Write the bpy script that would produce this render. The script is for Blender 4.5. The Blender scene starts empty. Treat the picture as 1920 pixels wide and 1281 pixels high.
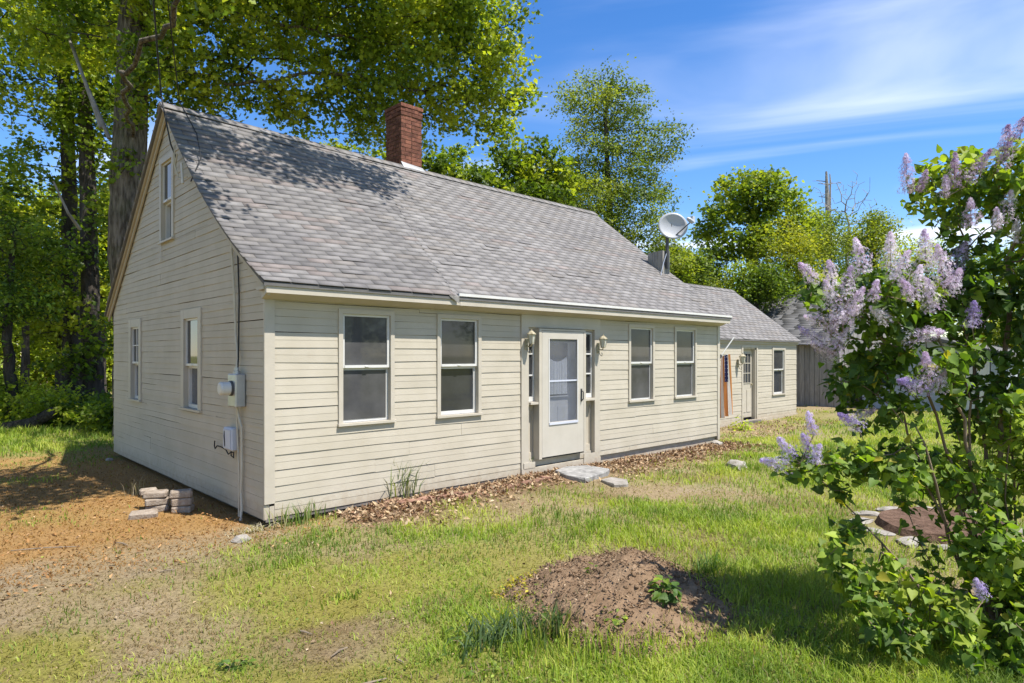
import bpy, bmesh, math, random, time
import numpy as np
from mathutils import Vector, Matrix

T0 = time.time()
rnd = random.Random(11)
sc = bpy.context.scene
COL = sc.collection

# ------------------------------------------------------------------ camera
YAW = math.radians(46.82)
CAM = np.array((-2.804, -6.818, 1.75))
FPX, CXP, HOR = 1216.0, 960.0, 666.0
cam_d = bpy.data.cameras.new('camera')
cam = bpy.data.objects.new('camera', cam_d); COL.objects.link(cam)
cam.location = CAM
cam.rotation_euler = (math.radians(90), 0, YAW - math.radians(90))
cam_d.sensor_width = 36; cam_d.lens = FPX / 1920 * 36
cam_d.shift_y = (HOR - 640.5) / 1920
cam_d.clip_start = 0.05; cam_d.clip_end = 3000
sc.camera = cam

# ------------------------------------------------------------------ sun and sky
SUND = Vector((-0.15, 0.50, -1.0)).normalized()      # direction the light travels
sun_d = bpy.data.lights.new('sun', 'SUN'); sun_d.energy = 5.0; sun_d.angle = math.radians(0.53)
sun_d.color = (1.0, 0.955, 0.88)
sun = bpy.data.objects.new('sun', sun_d); COL.objects.link(sun)
sun.rotation_euler = (-SUND).to_track_quat('Z', 'Y').to_euler(); sun.location = (3, -8, 14)

world = bpy.data.worlds.new('World'); sc.world = world; world.use_nodes = True
wn = world.node_tree.nodes; wl = world.node_tree.links; wn.clear()
def W(t, **k):
    n = wn.new(t)
    for a, b in k.items(): setattr(n, a, b)
    return n
sky = W('ShaderNodeTexSky', sky_type='NISHITA'); sky.sun_disc = False
sky.sun_elevation = math.asin(-SUND.z); sky.sun_rotation = math.atan2(-SUND.x, -SUND.y)
sky.altitude = 200; sky.air_density = 1.0; sky.dust_density = 0.0; sky.ozone_density = 2.5
hs = W('ShaderNodeHueSaturation'); hs.inputs['Saturation'].default_value = 1.30; hs.inputs['Hue'].default_value = 0.508
wl.new(sky.outputs[0], hs.inputs['Color'])
tc = W('ShaderNodeTexCoord'); sep = W('ShaderNodeSeparateXYZ'); wl.new(tc.outputs['Generated'], sep.inputs[0])
zc = W('ShaderNodeMath', operation='MAXIMUM'); wl.new(sep.outputs['Z'], zc.inputs[0]); zc.inputs[1].default_value = 0.03
za = W('ShaderNodeMath', operation='ADD'); wl.new(zc.outputs[0], za.inputs[0]); za.inputs[1].default_value = 0.12
dv = W('ShaderNodeVectorMath', operation='DIVIDE'); wl.new(tc.outputs['Generated'], dv.inputs[0]); wl.new(za.outputs[0], dv.inputs[1])
mp0 = W('ShaderNodeMapping'); wl.new(dv.outputs[0], mp0.inputs[0]); mp0.inputs['Rotation'].default_value = (0, 0, math.radians(63))
mp = W('ShaderNodeMapping'); wl.new(mp0.outputs[0], mp.inputs[0])
mp.inputs['Scale'].default_value = (0.42, 1.25, 0.0); mp.inputs['Location'].default_value = (4.4, 1.3, 0.0)
n1 = W('ShaderNodeTexNoise'); n1.inputs['Scale'].default_value = 1.0; n1.inputs['Detail'].default_value = 7; n1.inputs['Roughness'].default_value = 0.46; n1.inputs['Distortion'].default_value = 0.9
wl.new(mp.outputs[0], n1.inputs['Vector'])
cr = W('ShaderNodeMapRange', interpolation_type='SMOOTHSTEP'); cr.inputs['From Min'].default_value = 0.45; cr.inputs['From Max'].default_value = 0.76
wl.new(n1.outputs['Fac'], cr.inputs['Value'])
cm = W('ShaderNodeMath', operation='MULTIPLY'); wl.new(cr.outputs[0], cm.inputs[0]); cm.inputs[1].default_value = 0.88
mx = W('ShaderNodeMix', data_type='RGBA'); wl.new(cm.outputs[0], mx.inputs['Factor']); wl.new(hs.outputs[0], mx.inputs['A'])
mx.inputs['B'].default_value = (6.9, 7.1, 7.5, 1)
bg = W('ShaderNodeBackground'); bg.inputs['Strength'].default_value = 0.122
wl.new(mx.outputs['Result'], bg.inputs['Color'])
wo = W('ShaderNodeOutputWorld'); wl.new(bg.outputs[0], wo.inputs['Surface'])

vs = sc.view_settings
vs.view_transform = 'Standard'; vs.look = 'None'; vs.gamma = 1.0; vs.use_curve_mapping = False
vs.exposure = 0.86
sc.cycles.max_bounces = 7; sc.cycles.diffuse_bounces = 4; sc.cycles.transparent_max_bounces = 8
sc.cycles.transmission_bounces = 4; sc.cycles.glossy_bounces = 3

# ------------------------------------------------------------------ measuring helpers (pixel of the photograph -> place in the world)
FWD = np.array((math.cos(YAW), math.sin(YAW))); RGT = np.array((FWD[1], -FWD[0]))
def ray(px):
    return FWD + (px - CXP) / FPX * RGT
def at(px, py, t):
    d = ray(px)
    return np.array((CAM[0] + t * d[0], CAM[1] + t * d[1], CAM[2] + (HOR - py) * t / FPX))
def gr(px, py, z=0.0):
    t = (CAM[2] - z) * FPX / (py - HOR)
    p = at(px, py, t); return np.array((p[0], p[1]))
def depth(p):
    return (p[..., 0] - CAM[0]) * FWD[0] + (p[..., 1] - CAM[1]) * FWD[1]

# ------------------------------------------------------------------ noise
def _h(ix, iy, seed):
    n = (ix.astype(np.int64) * 374761393 + iy.astype(np.int64) * 668265263 + seed * 982451653) & 0x7fffffff
    n = ((n ^ (n >> 13)) * 1274126177) & 0x7fffffff
    return ((n ^ (n >> 16)) & 0xffff) / 65535.0
def vnoise(x, y, seed=0):
    x = np.asarray(x, float); y = np.asarray(y, float)
    ix = np.floor(x); iy = np.floor(y); fx = x - ix; fy = y - iy
    fx = fx * fx * (3 - 2 * fx); fy = fy * fy * (3 - 2 * fy)
    a = _h(ix, iy, seed); b = _h(ix + 1, iy, seed); c = _h(ix, iy + 1, seed); d = _h(ix + 1, iy + 1, seed)
    return (a * (1 - fx) + b * fx) * (1 - fy) + (c * (1 - fx) + d * fx) * fy
def fbm(x, y, s=1.0, oct=4, seed=0):
    v = 0; a = 0.5; t = 0
    for o in range(oct):
        v = v + a * vnoise(x * s, y * s, seed + o * 17); t += a; a *= 0.5; s *= 2.07
    return v / t

# ------------------------------------------------------------------ mesh helpers
ORG = {}
def props(o, label=None, cat=None, group=None, kind=None):
    if label: o['label'] = label
    if cat: o['category'] = cat
    if group: o['group'] = group
    if kind: o['kind'] = kind
    return o
def thing(name, loc, label, cat, group=None):
    o = bpy.data.objects.new(name, None); COL.objects.link(o); o.location = loc
    o.empty_display_size = 0.1
    ORG[o.name] = np.array(loc, float)
    return props(o, label, cat, group)
def np_mesh(name, V, Fc, col=None, smooth=False):
    V = np.asarray(V, np.float32); Fc = np.asarray(Fc, np.int32)
    me = bpy.data.meshes.new(name)
    me.vertices.add(len(V)); me.vertices.foreach_set('co', V.ravel())
    m, k = Fc.shape
    me.loops.add(m * k); me.loops.foreach_set('vertex_index', Fc.ravel())
    me.polygons.add(m); me.polygons.foreach_set('loop_start', np.arange(m, dtype=np.int32) * k)
    if smooth: me.polygons.foreach_set('use_smooth', np.ones(m, bool))
    if col is not None:
        a = me.attributes.new('col', 'FLOAT_COLOR', 'POINT')
        c = np.ones((len(V), 4), np.float32); c[:, :3] = col
        a.data.foreach_set('color', c.ravel())
    me.update(calc_edges=True)
    return me
def link(name, me, mat, parent=None, loc=None):
    o = bpy.data.objects.new(name, me); COL.objects.link(o)
    if mat is not None and len(me.materials) == 0: me.materials.append(mat)
    if parent is not None:
        o.parent = parent; ORG[o.name] = ORG[parent.name]
    else:
        o.location = loc if loc is not None else (0, 0, 0)
        ORG[o.name] = np.array(o.location, float)
    return o
def np_obj(name, V, Fc, mat, parent=None, col=None, smooth=False, loc=None):
    """V in world coordinates"""
    V = np.asarray(V, float)
    if parent is not None: V = V - ORG[parent.name]
    elif loc is not None: V = V - np.array(loc)
    return link(name, np_mesh(name, V, Fc, col, smooth), mat, parent, loc)

class MB:
    """collects shapes in world coordinates; build() links them as one mesh"""
    def __init__(s, m=None): s.v = []; s.f = []; s.m = m
    def P(s, p): return tuple(p) if s.m is None else tuple(s.m(*p))
    def add(s, vs, fs):
        n = len(s.v); s.v += [s.P(v) for v in vs]; s.f += [tuple(i + n for i in f) for f in fs]; return s
    def box(s, x0, x1, y0, y1, z0, z1):
        return s.add([(x0,y0,z0),(x1,y0,z0),(x1,y1,z0),(x0,y1,z0),(x0,y0,z1),(x1,y0,z1),(x1,y1,z1),(x0,y1,z1)],
                     [(0,3,2,1),(4,5,6,7),(0,1,5,4),(1,2,6,5),(2,3,7,6),(3,0,4,7)])
    def prism(s, poly_a, poly_b):
        n = len(poly_a)
        fs = [tuple(range(n))[::-1], tuple(range(n, 2 * n))] + [(i, (i + 1) % n, n + (i + 1) % n, n + i) for i in range(n)]
        return s.add(list(poly_a) + list(poly_b), fs)
    def tube(s, pts, r, k=6, cap=True):
        pts = [np.array(p, float) for p in pts]
        rs = r if isinstance(r, (list, tuple)) else [r] * len(pts)
        n0 = len(s.v); vs = []; fs = []
        up = None
        for i, p in enumerate(pts):
            d = pts[min(i + 1, len(pts) - 1)] - pts[max(i - 1, 0)]
            d = d / (np.linalg.norm(d) + 1e-9)
            if up is None: up = np.array((0, 0, 1.0)) if abs(d[2]) < 0.9 else np.array((1.0, 0, 0))
            a = np.cross(d, up); a /= np.linalg.norm(a) + 1e-9; b = np.cross(a, d); up = b
            for j in range(k):
                t = 2 * math.pi * j / k
                vs.append(p + rs[i] * (math.cos(t) * a + math.sin(t) * b))
        for i in range(len(pts) - 1):
            for j in range(k):
                fs.append((i * k + j, i * k + (j + 1) % k, (i + 1) * k + (j + 1) % k, (i + 1) * k + j))
        if cap: fs.append(tuple(range(k))[::-1]); fs.append(tuple(range((len(pts) - 1) * k, len(pts) * k)))
        return s.add(vs, fs)
    def lathe(s, c, prof, k=10, axis='z'):
        vs = []; fs = []
        for (r, h) in prof:
            for j in range(k):
                t = 2 * math.pi * j / k
                q = (r * math.cos(t), r * math.sin(t), h)
                if axis == 'x': q = (q[2], q[0], q[1])
                elif axis == 'y': q = (q[0], q[2], q[1])
                vs.append((c[0] + q[0], c[1] + q[1], c[2] + q[2]))
        for i in range(len(prof) - 1):
            for j in range(k): fs.append((i * k + j, i * k + (j + 1) % k, (i + 1) * k + (j + 1) % k, (i + 1) * k + j))
        fs.append(tuple(range(k))[::-1]); fs.append(tuple(range((len(prof) - 1) * k, len(prof) * k)))
        return s.add(vs, fs)
    def build(s, name, mat, parent=None, loc=None, bevel=0.0, smooth=False, jitter=0.0):
        bm = bmesh.new()
        o = ORG[parent.name] if parent is not None else (np.array(loc) if loc is not None else np.zeros(3))
        vv = [bm.verts.new((v[0] - o[0], v[1] - o[1], v[2] - o[2])) for v in s.v]
        for f in s.f:
            try: bm.faces.new([vv[i] for i in f])
            except ValueError: pass
        bmesh.ops.recalc_face_normals(bm, faces=bm.faces[:])
        if bevel > 0: bmesh.ops.bevel(bm, geom=bm.edges[:], offset=bevel, segments=1, affect='EDGES', clamp_overlap=True)
        if jitter > 0:
            for v in bm.verts: v.co += Vector((rnd.uniform(-1, 1), rnd.uniform(-1, 1), rnd.uniform(-1, 1))) * jitter
        if smooth:
            for f in bm.faces: f.smooth = True
        me = bpy.data.meshes.new(name); bm.to_mesh(me); bm.free()
        return link(name, me, mat, parent, loc)

# ------------------------------------------------------------------ materials
MATS = {}
def nodemat(name):
    m = bpy.data.materials.new(name); m.use_nodes = True; MATS[name] = m
    nt = m.node_tree; p = nt.nodes['Principled BSDF']
    def N(t, ins=None, **k):
        n = nt.nodes.new(t)
        for a, b in k.items(): setattr(n, a, b)
        for a, b in (ins or {}).items(): n.inputs[a].default_value = b
        return n
    def L(a, b): nt.links.new(a, b)
    return m, p, N, L, nt
def surf(name, c0, c1=None, scale=6.0, rough=0.7, bump=0.0, bscale=40.0, spec=0.3, stretch=(1, 1, 1), rand=0.0, lo=0.35, hi=0.65, dirt=None, metal=0.0, det=5, bd=0.02, wear=False):
    m, p, N, L, nt = nodemat(name)
    tcn = N('ShaderNodeTexCoord'); mpn = N('ShaderNodeMapping'); mpn.inputs['Scale'].default_value = stretch
    geo = N('ShaderNodeNewGeometry'); L(geo.outputs['Position'], mpn.inputs[0])
    ns = N('ShaderNodeTexNoise', {'Scale': scale, 'Detail': det, 'Roughness': 0.6}); L(mpn.outputs[0], ns.inputs['Vector'])
    mr = N('ShaderNodeMapRange', {'From Min': lo, 'From Max': hi}); L(ns.outputs['Fac'], mr.inputs['Value'])
    mix = N('ShaderNodeMix', data_type='RGBA'); L(mr.outputs[0], mix.inputs['Factor'])
    mix.inputs['A'].default_value = (*c0, 1); mix.inputs['B'].default_value = (*(c1 or c0), 1)
    out = mix.outputs['Result']
    if dirt:                                     # splash-back soil and grime with a shape of its own
        dc, ds, dl, dh, da = dirt
        n2 = N('ShaderNodeTexNoise', {'Scale': ds, 'Detail': 8.0, 'Roughness': 0.7}); L(geo.outputs['Position'], n2.inputs['Vector'])
        m2 = N('ShaderNodeMapRange', {'From Min': dl, 'From Max': dh, 'To Max': da}); L(n2.outputs['Fac'], m2.inputs['Value'])
        x2 = N('ShaderNodeMix', data_type='RGBA'); L(m2.outputs[0], x2.inputs['Factor']); L(out, x2.inputs['A']); x2.inputs['B'].default_value = (*dc, 1)
        out = x2.outputs['Result']
    if wear:                                     # mud splashed up from the soil, and flaked spots of bare grey wood
        sx = N('ShaderNodeSeparateXYZ'); L(geo.outputs['Position'], sx.inputs[0])
        zr_ = N('ShaderNodeMapRange', {'From Min': 0.02, 'From Max': 0.42, 'To Min': 0.30, 'To Max': -0.25}); L(sx.outputs['Z'], zr_.inputs['Value'])
        n3 = N('ShaderNodeTexNoise', {'Scale': 9.0, 'Detail': 9.0, 'Roughness': 0.75}); L(geo.outputs['Position'], n3.inputs['Vector'])
        ad = N('ShaderNodeMath', operation='ADD'); L(n3.outputs['Fac'], ad.inputs[0]); L(zr_.outputs[0], ad.inputs[1])
        m4 = N('ShaderNodeMapRange', {'From Min': 0.60, 'From Max': 0.95, 'To Max': 0.6}); L(ad.outputs[0], m4.inputs['Value'])
        x4 = N('ShaderNodeMix', data_type='RGBA'); L(m4.outputs[0], x4.inputs['Factor']); L(out, x4.inputs['A']); x4.inputs['B'].default_value = (.27, .20, .13, 1); out = x4.outputs['Result']
        mp5 = N('ShaderNodeMapping'); mp5.inputs['Scale'].default_value = (1, 1, 2.2); L(geo.outputs['Position'], mp5.inputs[0])
        n5 = N('ShaderNodeTexNoise', {'Scale': 13.0, 'Detail': 6.0, 'Roughness': 0.7}); L(mp5.outputs[0], n5.inputs['Vector'])
        m5 = N('ShaderNodeMapRange', {'From Min': 0.715, 'From Max': 0.745, 'To Max': 0.75}); L(n5.outputs['Fac'], m5.inputs['Value'])
        x5 = N('ShaderNodeMix', data_type='RGBA'); L(m5.outputs[0], x5.inputs['Factor']); L(out, x5.inputs['A']); x5.inputs['B'].default_value = (.27, .245, .21, 1); out = x5.outputs['Result']
    if rand > 0:
        oi = N('ShaderNodeObjectInfo'); m3 = N('ShaderNodeMapRange', {'To Min': 1 - rand, 'To Max': 1 + rand}); L(oi.outputs['Random'], m3.inputs['Value'])
        vm = N('ShaderNodeVectorMath', operation='MULTIPLY'); L(out, vm.inputs[0]); L(m3.outputs[0], vm.inputs[1]); out = vm.outputs[0]
    L(out, p.inputs['Base Color'])
    p.inputs['Roughness'].default_value = rough; p.inputs['Specular IOR Level'].default_value = spec; p.inputs['Metallic'].default_value = metal
    if bump > 0:
        nb = N('ShaderNodeTexNoise', {'Scale': bscale, 'Detail': 6.0, 'Roughness': 0.65}); L(mpn.outputs[0], nb.inputs['Vector'])
        b = N('ShaderNodeBump', {'Strength': bump, 'Distance': bd}); L(nb.outputs['Fac'], b.inputs['Height']); L(b.outputs[0], p.inputs['Normal'])
    return m
def attrmat(name, rough=0.8, trans=0.0, tcol=(1.5, 1.6, 0.8), noise=0.0, nscale=60.0, bump=0.0, spec=0.25, bscale=120.0, bdist=0.01, big=0.0):
    m, p, N, L, nt = nodemat(name)
    at_ = N('ShaderNodeAttribute', attribute_name='col'); out = at_.outputs['Color']
    geo = N('ShaderNodeNewGeometry')
    if noise > 0:
        ns = N('ShaderNodeTexNoise', {'Scale': nscale, 'Detail': 6.0, 'Roughness': 0.7}); L(geo.outputs['Position'], ns.inputs['Vector'])
        mr = N('ShaderNodeMapRange', {'From Min': 0.3, 'From Max': 0.7, 'To Min': 1 - noise, 'To Max': 1 + noise}); L(ns.outputs['Fac'], mr.inputs['Value'])
        vm = N('ShaderNodeVectorMath', operation='MULTIPLY'); L(out, vm.inputs[0]); L(mr.outputs[0], vm.inputs[1]); out = vm.outputs[0]
    if big:                                      # rain streaks and weathering
        mpb = N('ShaderNodeMapping'); mpb.inputs['Scale'].default_value = (2.6, .45, .45); L(geo.outputs['Position'], mpb.inputs[0])
        nbg = N('ShaderNodeTexNoise', {'Scale': 1.6, 'Detail': 6.0, 'Roughness': 0.6}); L(mpb.outputs[0], nbg.inputs['Vector'])
        mb2 = N('ShaderNodeMapRange', {'From Min': 0.35, 'From Max': 0.65, 'To Min': 1 - big, 'To Max': 1 + big}); L(nbg.outputs['Fac'], mb2.inputs['Value'])
        vb = N('ShaderNodeVectorMath', operation='MULTIPLY'); L(out, vb.inputs[0]); L(mb2.outputs[0], vb.inputs[1]); out = vb.outputs[0]
    L(out, p.inputs['Base Color']); p.inputs['Roughness'].default_value = rough; p.inputs['Specular IOR Level'].default_value = spec
    if bump > 0:
        nb = N('ShaderNodeTexNoise', {'Scale': bscale, 'Detail': 8.0, 'Roughness': 0.75}); L(geo.outputs['Position'], nb.inputs['Vector'])
        b = N('ShaderNodeBump', {'Strength': bump, 'Distance': bdist}); L(nb.outputs['Fac'], b.inputs['Height']); L(b.outputs[0], p.inputs['Normal'])
    if trans > 0:
        tr = N('ShaderNodeBsdfTranslucent'); tm = N('ShaderNodeVectorMath', operation='MULTIPLY'); L(out, tm.inputs[0]); tm.inputs[1].default_value = tcol
        L(tm.outputs[0], tr.inputs['Color'])
        ms = N('ShaderNodeMixShader'); ms.inputs[0].default_value = trans
        L(p.outputs[0], ms.inputs[1]); L(tr.outputs[0], ms.inputs[2])
        L(ms.outputs[0], nt.nodes['Material Output'].inputs['Surface'])
    return m
PAINT = surf('cream_paint', (0.405, 0.362, 0.282), (0.45, 0.405, 0.325), 2.2, 0.62, 0.10, 55, 0.3, rand=0.035, dirt=((0.33, 0.27, 0.18), 5.0, 0.60, 0.80, 0.35), wear=True)
TRIM = surf('trim_paint', (0.41, 0.37, 0.297), (0.46, 0.415, 0.342), 3.0, 0.5, 0.06, 60, 0.35, rand=0.03, dirt=((0.36, 0.31, 0.22), 9.0, 0.62, 0.8, 0.3), wear=True)
WHITE = surf('white_paint', (0.53, 0.52, 0.49), (0.59, 0.58, 0.555), 5.0, 0.4, 0.04, 80, 0.4, rand=0.02)
STORM = surf('storm_door_paint', (0.43, 0.395, 0.335), (0.47, 0.435, 0.375), 3.0, 0.38, 0.03, 50, 0.4)
DARKV = surf('dark_void', (0.02, 0.018, 0.015), (0.035, 0.03, 0.025), 4, 0.9)
FOUND = surf('foundation_stone', (0.10, 0.09, 0.08), (0.19, 0.17, 0.15), 3, 0.9, 0.6, 12)
SHING = attrmat('asphalt_shingle', 0.92, noise=0.16, nscale=90, bump=0.15, spec=0.15, bscale=350, bdist=0.004, big=0.13)
DECK = surf('roof_felt', (0.11, 0.105, 0.10), (0.14, 0.135, 0.13), 8, 0.95)
BRICK = surf('red_brick', (0.10, 0.040, 0.028), (0.215, 0.088, 0.056), 14, 0.85, 0.5, 60, 0.2, rand=0.28)
MORTAR = surf('mortar', (0.20, 0.14, 0.11), (0.27, 0.20, 0.17), 20, 0.9, 0.5, 60)
METAL = surf('galvanised', (0.42, 0.43, 0.44), (0.50, 0.51, 0.52), 6, 0.38, metal=0.6, spec=0.5)
ALU = surf('drip_edge_metal', (0.54, 0.53, 0.50), (0.60, 0.59, 0.56), 6, 0.4)
BLACK = surf('black_cable', (0.02, 0.02, 0.02), None, 5, 0.6)
BEIGEC = surf('beige_cable', (0.47, 0.43, 0.34), (0.52, 0.48, 0.39), 8, 0.55)
WEATH = surf('weathered_wood', (0.20, 0.19, 0.175), (0.30, 0.285, 0.26), 3, 0.85, 0.5, 30, 0.2, stretch=(9, 9, 1), rand=0.13)
RAWWD = surf('bare_rake_wood', (0.40, 0.34, 0.25), (0.45, 0.39, 0.30), 5, 0.8, 0.3, 30, 0.2)
GREYPL = surf('grey_plastic', (0.46, 0.48, 0.55), (0.50, 0.52, 0.58), 5, 0.45)
DISHM = surf('dish_enamel', (0.36, 0.37, 0.39), (0.40, 0.41, 0.43), 5, 0.35)
DGREY = surf('dark_grey_metal', (0.045, 0.045, 0.047), (0.07, 0.07, 0.072), 6, 0.5)
BRASS = surf('aged_lantern_brass', (0.24, 0.20, 0.12), (0.46, 0.41, 0.29), 25, 0.45, 0.2, 60, metal=0.1)
LGLASS = surf('lantern_glass', (0.42, 0.42, 0.36), (0.5, 0.5, 0.44), 10, 0.15, spec=0.6)
CURT = surf('lace_curtain', (0.50, 0.54, 0.62), (0.62, 0.66, 0.72), 20, 0.9, 0.3, 40, stretch=(3, 3, 0.5))
INDOOR = surf('inner_door_paint', (0.56, 0.58, 0.62), (0.62, 0.64, 0.66), 4, 0.5)
STONE = surf('pale_stone', (0.20, 0.18, 0.15), (0.33, 0.30, 0.265), 9, 0.9, 0.6, 30, rand=0.08)
FLATST = surf('flat_grey_stone', (0.17, 0.165, 0.155), (0.33, 0.32, 0.30), 9, 0.9, 0.5, 30)
BLOCK = surf('concrete_block', (0.25, 0.195, 0.145), (0.37, 0.31, 0.25), 16, 0.93, 0.8, 45, rand=0.14)
OLDBR = surf('buried_brick', (0.17, 0.085, 0.055), (0.27, 0.16, 0.11), 12, 0.9, 0.6, 40, rand=0.2)
SOIL = surf('mound_soil', (0.15, 0.095, 0.055), (0.27, 0.185, 0.115), 7, 0.97, 1.0, 45, 0.1, lo=0.3, hi=0.7, det=9)
MULCH = surf('dark_mulch', (0.075, 0.045, 0.03), (0.16, 0.10, 0.07), 16, 0.97, 1.0, 40, 0.1, det=9)
STICKM = surf('dead_twig', (0.15, 0.115, 0.08), (0.26, 0.21, 0.155), 12, 0.9, 0.4, 40)
BARK = surf('maple_bark', (0.065, 0.052, 0.038), (0.25, 0.21, 0.16), 6, 0.95, 1.0, 7, 0.1, stretch=(2.6, 2.6, 0.4), lo=0.38, hi=0.62, bd=.12, dirt=((0.085, 0.10, 0.035), 1.3, 0.5, 0.72, 0.7))
BARKD = surf('dark_bark', (0.045, 0.037, 0.030), (0.11, 0.095, 0.08), 4, 0.95, 1.0, 12, 0.1, stretch=(2.2, 2.2, 0.5), bd=.10, dirt=((0.07, 0.09, 0.03), 1.5, 0.55, 0.75, 0.6))
BARKL = surf('lilac_bark', (0.15, 0.105, 0.07), (0.27, 0.20, 0.14), 14, 0.9, 0.6, 60, 0.15, stretch=(1, 1, 0.35))
DEADW = surf('dead_grey_wood', (0.19, 0.175, 0.16), (0.31, 0.29, 0.265), 6, 0.9, 0.5, 20)
LEAF = attrmat('tree_leaf', 0.5, 0.46, (1.7, 1.65, 0.7), spec=0.3)
LILF = attrmat('lilac_leaf', 0.6, 0.42, (1.6, 1.7, 0.6), noise=0.10, nscale=25, spec=0.4)
PETAL = attrmat('lilac_petal', 0.7, 0.38, (1.1, 1.0, 1.1), spec=0.15)
GRASSM = attrmat('grass_blade', 0.55, 0.42, (1.4, 1.5, 0.6), spec=0.25)
LITTER = attrmat('dead_leaf', 0.85, 0.12, (1.2, 1.0, 0.7), spec=0.15)
GROUNDM = attrmat('ground_soil', 0.97, noise=0.36, nscale=38, bump=0.9, spec=0.08, bscale=60, bdist=0.02)
FLAGM = attrmat('faded_flag_cloth', 0.85, 0.25, (1.0, 1.0, 1.0), spec=0.1)
BLUEG = surf('blue_grey_siding', (0.30, 0.335, 0.38), (0.36, 0.39, 0.43), 3, 0.6, 0.1, 40, rand=0.04)

def pane_mat(name, dust, dcol, seed, trans=0.0):
    """old window glass: dark room behind, a film of dust / insect screen on it, gloss"""
    m, p, N, L, nt = nodemat(name)
    geo = N('ShaderNodeNewGeometry')
    ns = N('ShaderNodeTexNoise', {'Scale': 2.3, 'Detail': 5.0, 'Roughness': 0.6}); mpn = N('ShaderNodeMapping'); mpn.inputs['Location'].default_value = (seed, seed * 2, 0)
    L(geo.outputs['Position'], mpn.inputs[0]); L(mpn.outputs[0], ns.inputs['Vector'])
    mr = N('ShaderNodeMapRange', {'From Min': 0.3, 'From Max': 0.7, 'To Min': dust * 0.6, 'To Max': min(1, dust * 1.4)}); L(ns.outputs['Fac'], mr.inputs['Value'])
    p.inputs['Base Color'].default_value = (0.012, 0.013, 0.015, 1); p.inputs['Roughness'].default_value = 0.04; p.inputs['Specular IOR Level'].default_value = 0.6
    df = N('ShaderNodeBsdfDiffuse'); df.inputs['Color'].default_value = (*dcol, 1)
    base = p.outputs[0]
    if trans > 0:
        tb = N('ShaderNodeBsdfTransparent'); ms0 = N('ShaderNodeMixShader'); ms0.inputs[0].default_value = trans
        L(p.outputs[0], ms0.inputs[1]); L(tb.outputs[0], ms0.inputs[2]); base = ms0.outputs[0]
    ms = N('ShaderNodeMixShader'); L(mr.outputs[0], ms.inputs[0]); L(base, ms.inputs[1]); L(df.outputs[0], ms.inputs[2])
    L(ms.outputs[0], nt.nodes['Material Output'].inputs['Surface'])
    return m
PANE_S = pane_mat('screened_glass', 0.50, (0.122, 0.12, 0.12), 1.0)
PANE_D = pane_mat('dusty_glass', 0.20, (0.16, 0.15, 0.13), 4.0)
PANE_K = pane_mat('dark_glass', 0.10, (0.25, 0.25, 0.25), 7.0)
PANE_T = pane_mat('storm_glass', 0.16, (0.30, 0.32, 0.38), 3.0, trans=0.80)
PANE_G = pane_mat('shaded_gable_glass', 0.25, (0.36, 0.37, 0.40), 9.0)

# ================================================================== GROUND
def gz(x, y):
    x = np.asarray(x, float); y = np.asarray(y, float)
    z = 0.07 * (fbm(x, y, 0.35, 3, 5) - 0.5) + 0.045 * (fbm(x, y, 2.2, 3, 9) - 0.5)
    near = np.clip((np.hypot(x - 3, y + 1) - 2) / 30.0, 0, 1)
    z = z + 1.2 * near * (fbm(x, y, 0.05, 2, 3) - 0.5)
    inh = np.clip(np.minimum(np.minimum(x + 0.4, 17.2 - x) / 0.4, np.minimum(y + 0.3, 7.2 - y) / 0.4), 0, 1)
    bank = .11 * np.clip(fbm(x, y, 1.3, 3, 141) - .34, 0, 1) * np.exp(-((y + .12) / .30) ** 2) * np.clip((x - .3) / .5, 0, 1) * np.clip((9.3 - x) / .5, 0, 1)
    return z * (1 - 0.9 * inh) - 0.025 - 0.06 * inh + bank
BLOBS = [(420,1110,.40,.55),(520,1035,.5,.55),(640,1005,.5,.65),(760,1000,.6,.9),(900,1000,.55,.9),(700,1075,.45,.6),(850,1070,.5,.8),(800,1145,.4,.7),(860,1200,.45,.8),
         (1000,1000,.6,.9),(1080,940,.6,.55),(1180,950,.6,.6),(900,955,.5,.5),(1300,900,.7,.6),(1420,880,.9,.8),(620,965,.4,.4),(1150,985,.8,.9),(1300,965,1.1,1),(1450,980,1.3,1.1),(1500,1100,1,1.2),(1400,1250,.7,1.1),(1250,1250,.6,1.1),(1100,1235,.5,.9),(960,1245,.5,.8),(930,1150,.35,.7),
         (1550,900,1.4,1),(1500,830,1.6,1),(1700,900,2.2,1),(1650,1200,1.1,1.2),(1850,1250,1,1),(1800,800,3.5,1),(100,825,2.4,1.1),(0,810,2.6,1.1),(30,895,.5,.7),
         (90,1180,.6,.30),(300,1240,.5,.36),(480,1230,.5,.46),(640,1180,.4,.4),(560,1120,.4,.3),(700,1260,.5,.5),(330,1160,.5,.25),(60,960,.5,.2)]
BLOBW = [(*gr(a, b), r, w) for a, b, r, w in BLOBS]
NEG = [(*gr(1245, 925), .5, .5), (*gr(1330, 905), .4, .25), (*gr(930, 960), .4, .2), (*gr(700, 960), .5, .4), (*gr(1180, 1030), .45, .2)]
MC = np.array((1.02, -3.93))            # the mound
def moundr(x, y):
    dx, dy = x - MC[0], y - MC[1]
    u = dx * 0.82 + dy * 0.57; v = -dx * 0.57 + dy * 0.82
    return np.hypot(u / 0.98, v / 0.80) + 0.18 * (fbm(x, y, 1.9, 3, 77) - 0.5) * 2
def moundz(x, y):
    r = moundr(x, y)
    h = 0.33 * np.clip(1 - r, 0, 1) ** 1.05 + 0.05 * np.clip(1.05 - r, 0, 0.3)
    return h + (0.10 * (fbm(x, y, 5, 4, 61) - 0.5) + 0.04 * (fbm(x, y, 22, 2, 67) - 0.5)) * np.clip((1.1 - r) * 4, 0, 1)
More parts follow.
